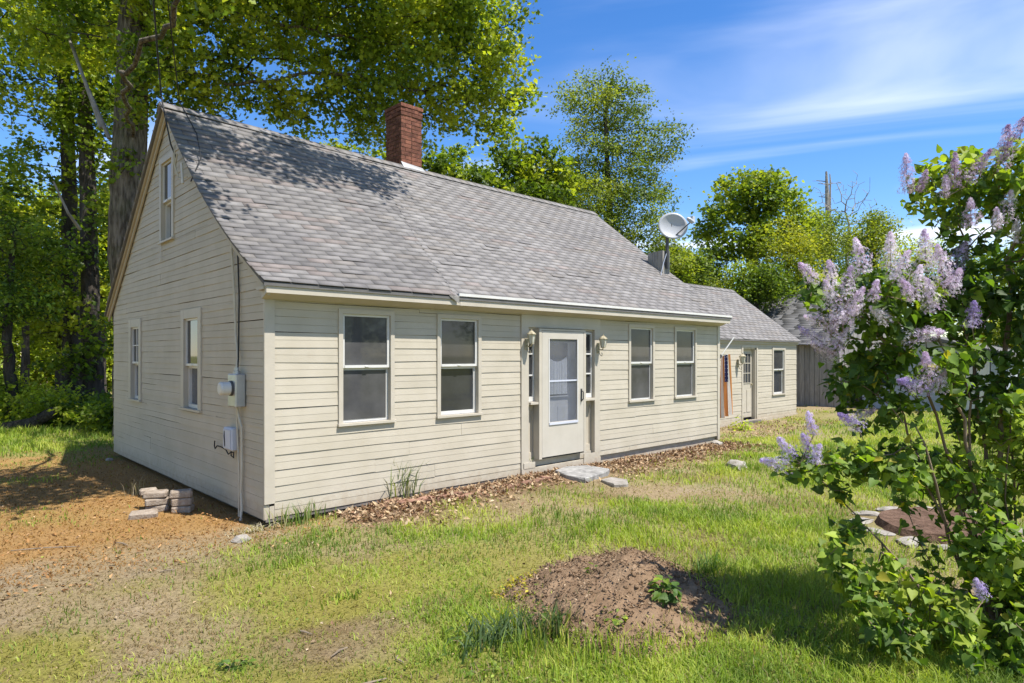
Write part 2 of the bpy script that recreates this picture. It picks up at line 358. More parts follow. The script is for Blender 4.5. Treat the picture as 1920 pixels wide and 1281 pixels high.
def dens(x, y):
    d = np.zeros_like(np.asarray(x, float))
    for bx, by, r, w in BLOBW: d = np.maximum(d, w * np.exp(-((x - bx) ** 2 + (y - by) ** 2) / (1.1 * r) ** 2))
    for bx, by, r, w in NEG: d = d - w * np.exp(-((x - bx) ** 2 + (y - by) ** 2) / r ** 2)
    far = np.clip((x - 6.0) / 2, 0, 1) * np.clip((-0.6 - y) / 1.0, 0, 1)
    far = np.maximum(far, np.clip((y - 8.0) / 2, 0, 1)); far = np.maximum(far, np.clip((-7 - y) / 2, 0, 1)); far = np.maximum(far, np.clip((-x - 7) / 3, 0, 1) * 0.6)
    d = np.maximum(d, far)
    d = d + 1.35 * (fbm(x, y, 1.7, 4, 21) - 0.52) * np.clip(d * 2.2 + 0.15, 0, 1)
    bed = np.clip((y + 0.75) / 0.3, 0, 1) * np.clip((x - 0.6) / 0.4, 0, 1) * np.clip((9.2 - x) / 0.4, 0, 1)   # leaf bed by the front wall
    d = d * (1 - 0.9 * bed)
    d = d * np.clip((moundr(x, y) - 0.62) / 0.5, 0, 1)
    return np.clip(d, 0, 1)
def axis(a, b, h, lo, hi, g=1.28):
    c = list(np.arange(a, b + 1e-6, h)); s = h; x = a
    L_ = []
    while x > lo: s *= g; x -= s; L_.append(x)
    s = h; x = b; R_ = []
    while x < hi: s *= g; x += s; R_.append(x)
    return np.array(L_[::-1] + c + R_)
gx = axis(-6.0, 11.0, 0.075, -600, 900); gy = axis(-7.0, 8.0, 0.075, -600, 900)
GX, GY = np.meshgrid(gx, gy, indexing='ij'); X = GX.ravel(); Y = GY.ravel()
GD = dens(X, Y)
nX, nY = len(gx), len(gy)
idx = np.arange(nX * nY).reshape(nX, nY)
Fq = np.stack([idx[:-1, :-1], idx[1:, :-1], idx[1:, 1:], idx[:-1, 1:]], -1).reshape(-1, 4)
def lerp(a, b, t): return a + (b - a) * t[:, None]
c = np.tile(np.array((0.285, 0.215, 0.125)), (len(X), 1))
c = lerp(c, np.array((0.185, 0.125, 0.068)), np.clip((fbm(X, Y, 1.1, 4, 31) - 0.45) * 4, 0, 1))
c = lerp(c, np.array((0.30, 0.235, 0.15)), np.clip((fbm(X, Y, 2.3, 4, 37) - 0.55) * 5, 0, 0.8))
orange = np.clip((1.2 - X) / 1.0, 0, 1) * np.clip((Y + 0.9 - 0.8 * fbm(X, Y, 1.2, 3, 33)) / 0.9, 0, 1) * np.clip((8.5 - Y) / 1.5, 0, 1)
c = lerp(c, np.array((0.33, 0.19, 0.07)), orange * 0.88)
moss = np.clip((fbm(X, Y, 1.25, 5, 41) - 0.38) * 6, 0, 1) * np.clip((-0.9 - Y) / 0.8, 0, 1) * np.clip((2.5 - X) / 1.5, 0, 1)
c = lerp(c, np.array((0.235, 0.215, 0.045)), moss * 0.85)
bedm = np.clip((Y + 1.1) / 0.4, 0, 1) * np.clip((X - 0.5) / 0.5, 0, 1) * np.clip((9.6 - X) / 0.5, 0, 1)
c = lerp(c, np.array((0.20, 0.125, 0.075)), bedm * 0.8)
c = lerp(c, np.array((0.23, 0.245, 0.06)), GD * 0.9)
Vg = np.stack([X, Y, gz(X, Y)], -1)
ground = np_obj('ground', Vg, Fq, GROUNDM, col=c * .88, smooth=True)
props(ground, kind='structure')

# ================================================================== THE COTTAGE
HX, HY, RIDGE = 9.40, 6.74, 3.38
def ridge_z(x): return 5.34 - 0.012 * x - 0.03 * math.sin(math.pi * min(max(x / 9.4, 0), 1))
def roof_z(x, y):
    """top of the roof boards"""
    if y <= RIDGE:
        s = (y + 0.25) / (RIDGE + 0.25)
        sag = (0.20 * math.exp(-max(x, 0) / 2.2) + 0.035) * math.sin(math.pi * min(max(s, 0), 1))
        return 2.50 + (ridge_z(x) - 2.50) * s - sag
    s = (HY + 0.25 - y) / (HY + 0.25 - RIDGE)
    return 2.50 + (ridge_z(x) - 2.50) * s - 0.03 * math.sin(math.pi * min(max(s, 0), 1))
cottage = thing('cottage', (0, 0, 0), 'cream clapboard cottage with grey shingle roof and red brick chimney', 'house')
MF = lambda u, o, z: (u, -o, z)            # front wall: u along x, o outward
MG = lambda u, o, z: (-o, u, z)            # gable wall: u along y
MR = lambda u, o, z: (HX + o, u, z)        # far gable
MW = lambda u, o, z: (u, 1.6 - o, z)       # wing front wall

# sheathing behind the boards
wall_f = MB().box(0.03, HX - 0.03, 0.22, 0.30, 0.0, 2.40).build('wall', DARKV, cottage)
def gable_poly(x, dz=-0.14):
    ys = [0.05] + list(np.linspace(0.3, RIDGE, 9)) + list(np.linspace(RIDGE, HY - 0.3, 7)[1:]) + [HY - 0.05]
    return [(x, 0.05, 0.0)] + [(x, y, min(roof_z(x, y), 9) + dz) for y in ys] + [(x, HY - 0.05, 0.0)]
wall_g = MB().prism(gable_poly(0.22), gable_poly(0.30)).build('wall', DARKV, cottage)
wall_r = MB().prism(gable_poly(HX - 0.30), gable_poly(HX - 0.22)).build('wall', DARKV, cottage)
wall_b = MB().box(0.03, HX - 0.03, HY - 0.05, HY, 0.0, 2.45).build('wall', PAINT, cottage)
MB().box(0.10, HX - 0.10, 0.10, 0.215, -0.25, 0.0).box(0.10, 0.215, 0.22, HY - 0.1, -0.25, 0.0).box(HX - 0.215, HX - 0.1, 0.22, HY - 0.1, -0.25, 0.0).build('foundation', FOUND, cottage)

def prof_off(f):
    return 0.0185 - 0.008 * f if f < 0.5 else 0.0160 - 0.010 * (f - 0.5)
def clap_piece(parent, m, mat, za, zb, r0, e, uL, uR):
    mid = r0 + e * 0.5; gap = rnd.uniform(.0004, .0026)
    pts = [(prof_off(max((za - r0) / e, 0)), za)]
    if za < mid < zb: pts += [(prof_off(0.48), mid - 0.0030), (0.007, mid - 0.0028), (0.007, mid - 0.0004), (prof_off(0.501), mid)]
    if zb > r0 + e - .004: zb -= gap
    pts += [(prof_off(min((zb - r0) / e, 1)), zb)]
    pts += [(-0.004, zb), (-0.004, za)]
    jl, jr = rnd.uniform(-.003, .003), rnd.uniform(-.003, .003)
    A = [(uL(z), o, z + jl) for o, z in pts]; B = [(uR(z), o, z + jr) for o, z in pts]
    if min(b[0] - a[0] for a, b in zip(A, B)) < 0.004: return
    ln = max(b[0] - a[0] for a, b in zip(A, B)); n = max(1, int(ln / .42)); k = len(A); sd = rnd.uniform(0, 90); V = []; F_ = []
    for i in range(n + 1):
        t = i / n; w1 = .0028 * math.sin(sd + 2.1 * ln * t) + .0014 * math.sin(sd * 3 + 5.3 * ln * t); w2 = .0016 * math.sin(sd * 2 + 3.7 * ln * t)
        V += [(a[0] + (b[0] - a[0]) * t, a[1] + (w2 if a[1] > 0 else 0), a[2] + (b[2] - a[2]) * t + w1) for a, b in zip(A, B)]
    for i in range(n): F_ += [(i * k + j, i * k + (j + 1) % k, (i + 1) * k + (j + 1) % k, (i + 1) * k + j) for j in range(k)]
    F_ += [tuple(range(k))[::-1], tuple(range(n * k, n * k + k))]
    return MB(m).add(V, F_).build('clapboard', mat, parent)
def clap_wall(parent, m, mat, zlo, zhi, e, uL, uR, openings, ph=0.0, joint=2.6):
    r0 = zlo - ph
    while r0 < zhi - 0.01:
        ra, rb = max(r0, zlo), min(r0 + e, zhi)
        cuts = sorted({ra, rb} | {z for o in openings for z in (o[2], o[3]) if ra + 0.006 < z < rb - 0.006})
        rows = list(zip(cuts[:-1], cuts[1:]))
        # full-height pieces where nothing interrupts, partial ones above and below openings
        spans = []
        for za, zb in rows:
            zm = (za + zb) / 2
            blk = sorted([(o[0], o[1]) for o in openings if o[2] < zm < o[3]])
            cur = None; segs = []
            for b0, b1 in blk:
                segs.append((cur, b0)); cur = b1
            segs.append((cur, None))
            spans.append((za, zb, segs))
        for za, zb, segs in spans:
            for s0, s1 in segs:
                fl = (lambda z, s=s0: max(s, uL(z))) if s0 is not None else uL
                fr = (lambda z, s=s1: min(s, uR(z))) if s1 is not None else uR
                zm = (za + zb) / 2; a, b = fl(zm), fr(zm)
                if b - a < 0.01: continue
                if b - a > joint and rnd.random() < 0.75:
                    j = rnd.uniform(a + 0.8, b - 0.8)
                    clap_piece(parent, m, mat, za, zb, r0, e, fl, lambda z, j=j: j - 0.0015)
                    clap_piece(parent, m, mat, za, zb, r0, e, lambda z, j=j: j + 0.0015, fr)
                else: clap_piece(parent, m, mat, za, zb, r0, e, fl, fr)
        r0 += e
FW = [(0.84, 1.59), (2.24, 2.99), (6.34, 7.11), (7.76, 8.53)]
ops = [(a, b, 0.93, 2.285) for a, b in FW] + [(3.75, 5.55, -1, 3), (5.54, HX + 1, -1, .098)]
clap_wall(wall_f, MF, PAINT, 0.015, 2.365, 0.1655, lambda z: 0.095, lambda z: HX - 0.07, ops)
def inv_rake(x, front, lift=-0.10):
    ys = np.linspace(-0.25, RIDGE, 160) if front else np.linspace(HY + 0.25, RIDGE, 160)
    zs = np.array([roof_z(x, y) for y in ys]) + lift
    zs = np.maximum.accumulate(zs)
    return lambda z: float(np.interp(z, zs, ys))
rk_f = inv_rake(0, True); rk_b = inv_rake(0, False)
GW = [(1.955, 2.775, 1.01, 2.36), (4.84, 5.60, 0.995, 2.34), (3.12, 3.80, 3.39, 4.65)]
clap_wall(wall_g, MG, PAINT, 0.0, 5.22, 0.1655, lambda z: max(0.0, rk_f(z) + 0.005), lambda z: min(HY, rk_b(z) - 0.005), GW, ph=0.02)
rr_f = inv_rake(HX, True); rr_b = inv_rake(HX, False)
clap_wall(wall_r, MR, PAINT, 0.0, 5.1, 0.1655, lambda z: max(0.0, rr_f(z)), lambda z: min(HY, rr_b(z)), [(1.35, 6.0, -1, 3.9)], ph=0.03)

# trim
MB(MF).box(-0.022, 0.092, 0.0, 0.030, 0.165, 2.36).build('corner_board', TRIM, cottage)
MB(MF).box(HX - 0.068, HX + 0.022, 0.0, 0.030, 0.02, 2.36).build('corner_board', TRIM, cottage)
MB(MF).box(-0.02, 0.035, -0.002, 0.012, 0.0, 0.155).box(0.042, 0.088, -0.002, 0.016, 0.0, 0.135).build('broken_corner_stub', TRIM, cottage, jitter=0.004)
MB(MF).box(5.56, HX, -0.065, -0.032, -0.06, 0.094).build('water_table', TRIM, cottage)
MB(MF).box(3.75, 5.552, 0.000, 0.045, -0.02, 0.085).build('water_table', TRIM, cottage)
MB(MF).box(0.0, 3.747, 0.002, 0.010, -0.03, 0.013).build('sill_beam', FOUND, cottage)
# cornice: frieze, soffit, fascia, crown
MB(MF).box(-0.04, HX + 0.04, 0.0, 0.034, 2.345, 2.43).build('frieze_board', TRIM, cottage)
MB(MF).prism([(-0.06, 0.036, 2.375), (-0.06, 0.05, 2.345), (-0.06, 0.19, 2.40), (-0.06, 0.19, 2.425), (-0.06, 0.036, 2.425)],
             [(HX + 0.03, 0.036, 2.375), (HX + 0.03, 0.05, 2.345), (HX + 0.03, 0.19, 2.40), (HX + 0.03, 0.19, 2.425), (HX + 0.03, 0.036, 2.425)]).build('crown_moulding', TRIM, cottage)
MB(MF).box(-0.085, 2.45, 0.192, 0.235, 2.395, 2.482).build('fascia', TRIM, cottage)
MB(MF).box(2.453, 4.21, 0.192, 0.237, 2.393, 2.487).build('fascia', TRIM, cottage)
MB(MF).box(4.213, HX + 0.06, 0.192, 0.236, 2.394, 2.489).build('fascia', TRIM, cottage)
MB(MF).box(-0.10, HX + 0.04, 0.0, 0.19, 2.432, 2.46).build('soffit', TRIM, cottage)
MB(MF).box(2.42, HX + 0.10, 0.2385, 0.262, 2.512, 2.548).box(2.42, HX + 0.10, 0.15, 0.2385, 2.540, 2.548).build('drip_edge', ALU, cottage)
MB(MF).add([(2.26, .257, 2.505), (2.41, .275, 2.505), (2.405, .276, 2.41), (2.26, .255, 2.512), (2.41, .271, 2.512), (2.405, .272, 2.415)],
           [(0, 1, 2), (3, 5, 4), (0, 3, 4, 1), (1, 4, 5, 2), (2, 5, 3, 0)]).build('bent_flashing', WEATH, cottage)
# rake boards
for m, x0, sgn in ((None, -0.055, 1), (None, HX + 0.03, 1)):
    for front in (True, False):
        ys = np.linspace(-0.20, RIDGE, 24) if front else np.linspace(HY + 0.22, RIDGE, 24)
        b = MB()
        for i in range(23):
            q = []
            for xx in (x0, x0 + 0.024):
                for yy in (ys[i], ys[i + 1]):
                    z = roof_z(xx, yy); q += [(xx, yy, z - 0.155), (xx, yy, z - 0.03)]
            b.add(q, [(0, 1, 3, 2), (4, 6, 7, 5), (0, 2, 6, 4), (1, 5, 7, 3), (0, 4, 5, 1), (2, 3, 7, 6)])
        b.build('rake_board', PAINT if front else RAWWD, cottage)
b = MB()
ys = np.linspace(HY + 0.22, RIDGE, 20)
for i in range(19):
    q = []
    for xx in (-0.085, -0.058):
        for yy in (ys[i], ys[i + 1]):
            z = roof_z(xx, yy); q += [(xx, yy, z - 0.075), (xx, yy, z - 0.028)]
    b.add(q, [(0, 1, 3, 2), (4, 6, 7, 5), (0, 2, 6, 4), (1, 5, 7, 3), (0, 4, 5, 1), (2, 3, 7, 6)])
b.build('rake_moulding', RAWWD, cottage)

# ---- windows
def window(parent, m, u0, u1, z0, z1, pane_u, pane_l, cas=0.055, mid=None, frame_mat=TRIM, sash_mat=WHITE, deep=0.05, muntin=False, tilt_u=0):
    """casing, two sashes, a pane in each, sill"""
    w = MB(m)
    w.box(u0, u0 + cas, 0.0, 0.034, z0 + 0.03, z1).box(u1 - cas, u1, 0.0, 0.034, z0 + 0.03, z1).box(u0 + cas, u1 - cas, 0.0, 0.033, z1 - cas, z1)
    w.box(u0 + cas - 0.012, u0 + cas, -deep - 0.05, -0.001, z0 + 0.03, z1 - cas + 0.01).box(u1 - cas, u1 - cas + 0.012, -deep - 0.05, -0.001, z0 + 0.03, z1 - cas + 0.01)
    w.box(u0 + cas, u1 - cas, -deep - 0.05, -0.001, z1 - cas, z1 - cas + 0.012)
    root = w.build('window', frame_mat, parent)
    MB(m).box(u0 - 0.012, u1 + 0.012, -0.02, 0.055, z0, z0 + 0.0285).build('sill', frame_mat, root)
    a, b, lo, hi = u0 + cas + 0.001, u1 - cas - 0.001, z0 + 0.03, z1 - cas - 0.001
    mid = mid or (lo + hi) / 2
    s = 0.032
    up = MB(m).box(a, a + s, -0.03, 0.004, mid, hi).box(b - s, b, -0.03, 0.004, mid, hi).box(a + s, b - s, -0.03, 0.003, hi - s * 0.8, hi).box(a + s, b - s, -0.03, 0.010, mid, mid + s)
    if muntin: up.box((a + b) / 2 - .008, (a + b) / 2 + .008, -0.022, 0.0, mid + s, hi - s * .8).box(a + s, b - s, -0.021, -0.001, (mid + hi) / 2 - .008, (mid + hi) / 2 + .008)
    up.build('sash', sash_mat, root)
    MB(m).box(a, a + s * 1.1, -deep - 0.02, -0.032, lo, mid).box(b - s * 1.1, b, -deep - 0.02, -0.032, lo, mid).box(a + s * 1.1, b - s * 1.1, -deep - 0.02, -0.033, lo, lo + s * 1.5).box(a + s * 1.1, b - s * 1.1, -deep - 0.02, -0.034, mid - s, mid - 0.001).build('sash', sash_mat, root)
    MB(m).box(a + s - .004, b - s + .004, -0.019, -0.013, mid + s - .004, hi - s * .8 + .004).build('pane', pane_u, root)
    MB(m).box(a + s, b - s, -deep - 0.008, -deep + 0.002, lo + s, mid - s * .9).build('pane', pane_l, root)
    MB(m).box((a + b) / 2 - .025, (a + b) / 2 + .025, 0.010, 0.022, mid + 0.008, mid + 0.02).build('sash_lock', WHITE, root)
    return root
for i, (a, b_) in enumerate(FW):
    w_ = window(cottage, MF, a, b_, 0.93, 2.285, PANE_D if i == 1 else PANE_S, PANE_K if i == 1 else PANE_S, mid=1.60, deep=0.03 if i != 1 else 0.055)
window(cottage, MG, 1.955, 2.775, 1.01, 2.36, PANE_K, PANE_G, cas=0.12, mid=1.605, deep=0.07)
window(cottage, MG, 4.84, 5.60, 0.995, 2.34, PANE_K, PANE_G, cas=0.13, mid=1.61, deep=0.06, muntin=True)
uw = window(cottage, MG, 3.12, 3.80, 3.39, 4.65, PANE_K, PANE_K, cas=0.085, mid=3.99, deep=0.09)
cd = MB()
for u in (3.66, 3.72):
    cd.tube([(-0.045, u, 3.47), (-0.048, u + .005, 3.3), (-0.045, u + 0.01, 3.16)], 0.0045, 5)
cd.tube([(-0.045, 3.67, 3.16), (-0.045, 3.70, 3.125), (-0.045, 3.73, 3.16)], 0.0045, 5)
cd.build('sash_cord', WHITE, uw)
# boarded head panel above the near gable window
MB(MG).box(1.965, 2.765, 0.024, 0.029, 2.30, 2.357).build('head_board', PAINT, cottage)

# ---- entry
ent = MB(MF).box(3.752, 3.90, 0.0, 0.036, 0.087, 2.16).box(5.41, 5.548, 0.0, 0.036, 0.087, 2.16).box(3.752, 5.548, 0.0, 0.037, 2.1605, 2.344).build('door_surround', TRIM, cottage)
rec = MB(MF)
rec.box(3.901, 4.0695, -0.10, -0.066, 0.087, 2.13).box(5.1305, 5.409, -0.10, -0.066, 0.087, 2.13)
rec.box(3.89, 3.8995, -0.15, -0.001, 0.087, 2.16).box(5.4105, 5.42, -0.15, -0.001, 0.087, 2.16).box(3.901, 5.409, -0.15, -0.001, 2.13, 2.1595)
rec.build('recess_panel', PAINT, cottage)
MB(MF).box(4.07, 4.128, -0.112, 0.085, 0.20, 2.145).box(5.084, 5.13, -0.112, 0.085, 0.20, 2.145).box(4.1285, 5.0835, -0.112, 0.083, 2.118, 2.145).build('door_jamb', TRIM, cottage)
MB(MF).box(3.905, 5.405, -0.113, -0.03, 0.0875, 0.195).build('door_sill', TRIM, cottage)
MB(MF).box(3.79, 4.02, 0.0375, 0.05, 0.0855, 0.17).build('plinth_block', TRIM, cottage)
MB(MF).box(5.12, 5.40, 0.046, 0.056, 0.0, 0.17).build('plinth_block', TRIM, cottage)
for (a, b_) in ((3.905, 4.066), (5.135, 5.405)):
    sl = MB(MF).box(a, b_, -0.064, 0.075, 1.02, 1.055).build('sidelight_shelf', TRIM, cottage)
    sd = MB(MF).box(a, a + .022, -0.065, -0.022, 1.06, 2.12).box(b_ - .022, b_, -0.065, -0.022, 1.06, 2.12).box(a + .022, b_ - .022, -0.065, -0.022, 1.06, 1.13).box(a + .022, b_ - .022, -0.065, -0.022, 2.09, 2.12)
    for k in (1, 2): sd.box(a + .022, b_ - .022, -0.064, -0.026, 1.13 + .32 * k - .011, 1.13 + .32 * k + .011)
    sdo = sd.build('sidelight', WHITE, cottage)
    for k in range(3): MB(MF).box(a + .02, b_ - .02, -0.055, -0.048, 1.13 + .32 * k + .008, 1.13 + .32 * (k + 1) - .008).build('pane', PANE_K, sdo)
    lp = MB(MF).box(a, a + .025, -0.065, -0.048, 0.2, 1.015).box(b_ - .025, b_, -0.065, -0.048, 0.2, 1.015).box(a + .025, b_ - .025, -0.065, -0.048, 0.2, 0.30).box(a + .025, b_ - .025, -0.065, -0.048, 0.93, 1.015)
    lp.build('panel_frame', PAINT, cottage)
# inner door seen through the storm glass
idr = MB(MF).box(4.1260, 5.0840, -0.112, -0.075, 0.2, 2.117).build('inner_door', INDOOR, cottage)
MB(MF).box(4.3400, 4.8700, -0.0745, -0.071, 1.12, 1.95).build('pane', PANE_K, idr)
cur = MB()
for k in range(26):
    u = 4.36 + k * 0.0192; o = -0.066 + 0.006 * math.sin(k * 1.9)
    u2 = u + 0.0192; o2 = -0.066 + 0.006 * math.sin((k + 1) * 1.9)
    cur.add([MF(u, o, 1.14), MF(u2, o2, 1.14), MF(u2, o2, 1.75 - .1 * math.sin(k / 26 * 3.1)), MF(u, o, 1.75 - .1 * math.sin(k / 26 * 3.1))], [(0, 1, 2, 3)])
cur.build('curtain', CURT, idr)
MB(MF).box(4.3200, 4.8900, -0.0745, -0.068, 1.08, 1.115).box(4.3200, 4.5400, -0.0745, -0.069, 0.35, 0.95).box(4.6400, 4.8900, -0.0745, -0.069, 0.35, 0.95).build('door_panel', INDOOR, idr)
# storm door
x0, x1, z0, z1 = 4.135, 5.080, 0.222, 2.112
sd = MB(MF)
sd.box(x0, 4.2900, 0.0460, 0.0820, z0, z1).box(4.9250, x1, 0.0460, 0.0820, z0, z1).box(4.2900, 4.9250, 0.0460, 0.0815, 1.995, z1).box(4.2900, 4.9250, 0.0460, 0.0815, z0, 0.735)
sdo = sd.build('storm_door', STORM, cottage)
MB(MF).box(4.2880, 4.9270, 0.0600, 0.0650, 0.733, 1.997).build('pane', PANE_T, sdo)
MB(MF).box(4.2920, 4.9230, 0.0655, 0.0760, 1.345, 1.368).build('glazing_bar', GREYPL, sdo)
MB(MF).box(4.2800, 4.9350, 0.0825, 0.0940, 0.695, 0.728).build('glazing_ledge', GREYPL, sdo)
MB(MF).box(4.2730, 4.2920, 0.0825, 0.0870, 0.73, 2.0).box(4.9230, 4.9420, 0.0825, 0.0870, 0.73, 2.0).build('glazing_bead', WHITE, sdo)
MB(MF).box(5.0050, 5.0350, 0.0825, 0.0920, 1.02, 1.22).tube([(5.02, .092, 1.19), (5.02, .127, 1.17), (5.02, .127, 1.06), (5.02, .094, 1.03)], 0.008, 6).build('handle', DGREY, sdo)
MB(MF).box(x0, x1, 0.0500, 0.0720, 0.2, 0.221).build('door_sweep', BLACK, sdo)

# ---- roof: deck, then tab shingles laid course by course
def rpt(x, s, lift):
    y = -0.25 + (RIDGE + 0.25) * s
    z = roof_z(x, y)
    return (x, y - 0.62 * lift, z + 0.78 * lift)
dk = MB()
def slab(b, pts_fn, xs, ss, th):
    top = [[pts_fn(x, s) for s in ss] for x in xs]
    n = len(ss)
    V = [p for r in top for p in r] + [(p[0], p[1], p[2] - th) for r in top for p in r]
    N_ = len(xs) * n; F_ = []
    for i in range(len(xs) - 1):
        for j in range(n - 1):
            a, b_, c_, d_ = i * n + j, (i + 1) * n + j, (i + 1) * n + j + 1, i * n + j + 1
            F_ += [(a, b_, c_, d_), (N_ + a, N_ + d_, N_ + c_, N_ + b_)]
    for i in range(len(xs) - 1):
        a, b_ = i * n, (i + 1) * n; F_.append((a, N_ + a, N_ + b_, b_))
        a, b_ = i * n + n - 1, (i + 1) * n + n - 1; F_.append((a, b_, N_ + b_, N_ + a))
    for j in range(n - 1):
        F_.append((j, j + 1, N_ + j + 1, N_ + j)); q = (len(xs) - 1) * n; F_.append((q + j, N_ + q + j, N_ + q + j + 1, q + j + 1))
    b.add(V, F_)
XS = np.linspace(-0.115, HX + 0.09, 24); SS = np.linspace(0, 1, 15)
slab(dk, lambda x, s: rpt(x, s, 0.0), XS, SS, 0.035)
slab(dk, lambda x, s: (x, HY + 0.25 - (HY + 0.25 - RIDGE - 0.004) * s, roof_z(x, HY + 0.25 - (HY + 0.25 - RIDGE) * s)), XS, SS, 0.035)
roof = dk.build('roof', DECK, cottage)
PAL = .88 * np.array([(0.250, 0.238, 0.230), (0.280, 0.268, 0.258), (0.195, 0.188, 0.188), (0.290, 0.240, 0.218), (0.270, 0.246, 0.222), (0.305, 0.293, 0.282)])
PAL = (PAL * .55 + PAL.mean(0) * .45) * np.array((.80, .80, .805))
def tab_boxes(quads):
    """quads: list of (4 corner fn positions lower, thickness) -> V, F, colours"""
    V = []; Fc = []; C = []
    for q, col in quads:
        n = len(V); V += q; C += [col] * 8
        Fc += [(n, n+1, n+2, n+3), (n+4, n+7, n+6, n+5), (n, n+4, n+5, n+1), (n+1, n+5, n+6, n+2), (n+2, n+6, n+7, n+3), (n+3, n+7, n+4, n)]
    return V, Fc, C
def shingle_courses(fn, x_lo, x_hi, slen, exp, lift0, pal_w, tabw=0.305, xlim=None, s_hi=1.0, seedoff=0):
    out = []
    n = int(slen / exp)
    for r in range(n + 1):
        s0 = r * exp / slen; s1 = min((r + 1) * exp / slen, s_hi)
        if s1 - s0 < 0.003: continue
        a, b_ = (xlim(s0) if xlim else (x_lo, x_hi))
        x = a - (r * 0.1525 + rnd.uniform(-.02, .02)) % tabw
        run = 0; colr = None
        while x < b_:
            xa, xb = max(x, a), min(x + tabw, b_)
            x += tabw
            if xb - xa < 0.03: continue
            if run <= 0: run = rnd.choice((1, 1, 2, 3)); k = np.searchsorted(np.cumsum(pal_w), rnd.random()); colr = PAL[min(k, 5)]
            run -= 1
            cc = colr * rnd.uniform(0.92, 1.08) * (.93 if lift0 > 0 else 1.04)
            g = 0.0028; j = rnd.uniform(-.004, .004) / slen; curl = rnd.uniform(0, .003) + (rnd.random() < .03) * .008
            lo, hi = lift0 + 0.0085 + curl, lift0 + 0.0045
            q = [fn(xa + g, s0 + j, lo), fn(xb - g, s0 + j, lo + rnd.uniform(-.001, .001)), fn(xb - g, s1 + .002, hi), fn(xa + g, s1 + .002, hi),
                 fn(xa + g, s0 + j, lo - .0075), fn(xb - g, s0 + j, lo - .0075), fn(xb - g, s1 + .002, hi - .006), fn(xa + g, s1 + .002, hi - .006)]
            out.append((q, cc))
    return out
SL = math.hypot(RIDGE + .25, 2.8)
def bx(s): return 2.36 + 0.95 * min(s, .62)
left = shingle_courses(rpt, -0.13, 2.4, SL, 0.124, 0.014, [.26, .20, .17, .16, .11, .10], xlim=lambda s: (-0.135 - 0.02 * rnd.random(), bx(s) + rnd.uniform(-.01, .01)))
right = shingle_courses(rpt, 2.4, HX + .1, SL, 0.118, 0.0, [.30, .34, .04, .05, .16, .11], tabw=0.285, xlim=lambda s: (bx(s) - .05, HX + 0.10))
allq = left + right
allq.sort(key=lambda t: -((t[0][1][0] - t[0][0][0]) / depth(np.array(t[0][0])) ** 2))
for q, cc in allq[:300]:
    V, Fc, C = tab_boxes([(q, cc)])
    np_obj('shingle', V, Fc, SHING, roof, col=np.array(C))
V, Fc, C = tab_boxes(allq[300:])
props(np_obj('shingle_courses', V, Fc, SHING, roof, col=np.array(C)), kind='stuff')
rear = shingle_courses(lambda x, s, l: (x, HY + .25 - (HY + .25 - RIDGE) * s + .6 * l, roof_z(x, HY + .25 - (HY + .25 - RIDGE) * s) + .78 * l), -0.13, HX + .1, SL, 0.25, 0.0, [.3, .34, .04, .05, .16, .11], tabw=0.6)
V, Fc, C = tab_boxes(rear)
props(np_obj('shingle_courses', V, Fc, SHING, roof, col=np.array(C)), kind='stuff')
# ridge caps
rc = []
x = -0.14
while x < HX + 0.1:
    xb = min(x + 0.20, HX + .11); zz = 5.34
    z_ = ridge_z((x + xb) / 2)
    cc = PAL[rnd.choice((0, 1, 4, 5))] * rnd.uniform(.9, 1.1)
    for sg in (-1, 1):
        q = [(x, RIDGE, z_ + .036), (xb, RIDGE, z_ + .030), (xb, RIDGE + sg * .14, z_ - .075), (x, RIDGE + sg * .14, z_ - .069),
             (x, RIDGE, z_ + .024), (xb, RIDGE, z_ + .02), (xb, RIDGE + sg * .14, z_ - .088), (x, RIDGE + sg * .14, z_ - .084)]
        if sg > 0: q = [q[0], q[3], q[2], q[1], q[4], q[7], q[6], q[5]]
        rc.append((q, cc))
    x += 0.135 + .065
V, Fc, C = tab_boxes(rc); np_obj('ridge_cap', V, Fc, SHING, roof, col=np.array(C))

# ---- chimney
cx0, cx1, cy0, cy1, cz0, cz1 = 3.955, 4.42, 3.40, 3.93, 4.75, 6.47
chim = MB().box(cx0 + .012, cx1 - .012, cy0 + .012, cy1 - .012, cz0, cz1 - .03).build('chimney', MORTAR, cottage)
bm_ = MB().box(-.5, .5, -.5, .5, -.5, .5)
bme = bpy.data.meshes.new('brick')
tb = bmesh.new(); vv = [tb.verts.new(v) for v in bm_.v]; [tb.faces.new([vv[i] for i in f]) for f in bm_.f]; bmesh.ops.recalc_face_normals(tb, faces=tb.faces[:]); tb.to_mesh(bme); tb.free(); bme.materials.append(BRICK)
def brick(cx_, cy_, cz_, lx, ly, lz):
    o = bpy.data.objects.new('brick', bme); COL.objects.link(o); o.parent = chim; o.location = (cx_, cy_, cz_); o.scale = (lx, ly, lz)
    o.rotation_euler = (0, 0, rnd.uniform(-.012, .012))
ch = 0.0745; z = 5.05; r = 0
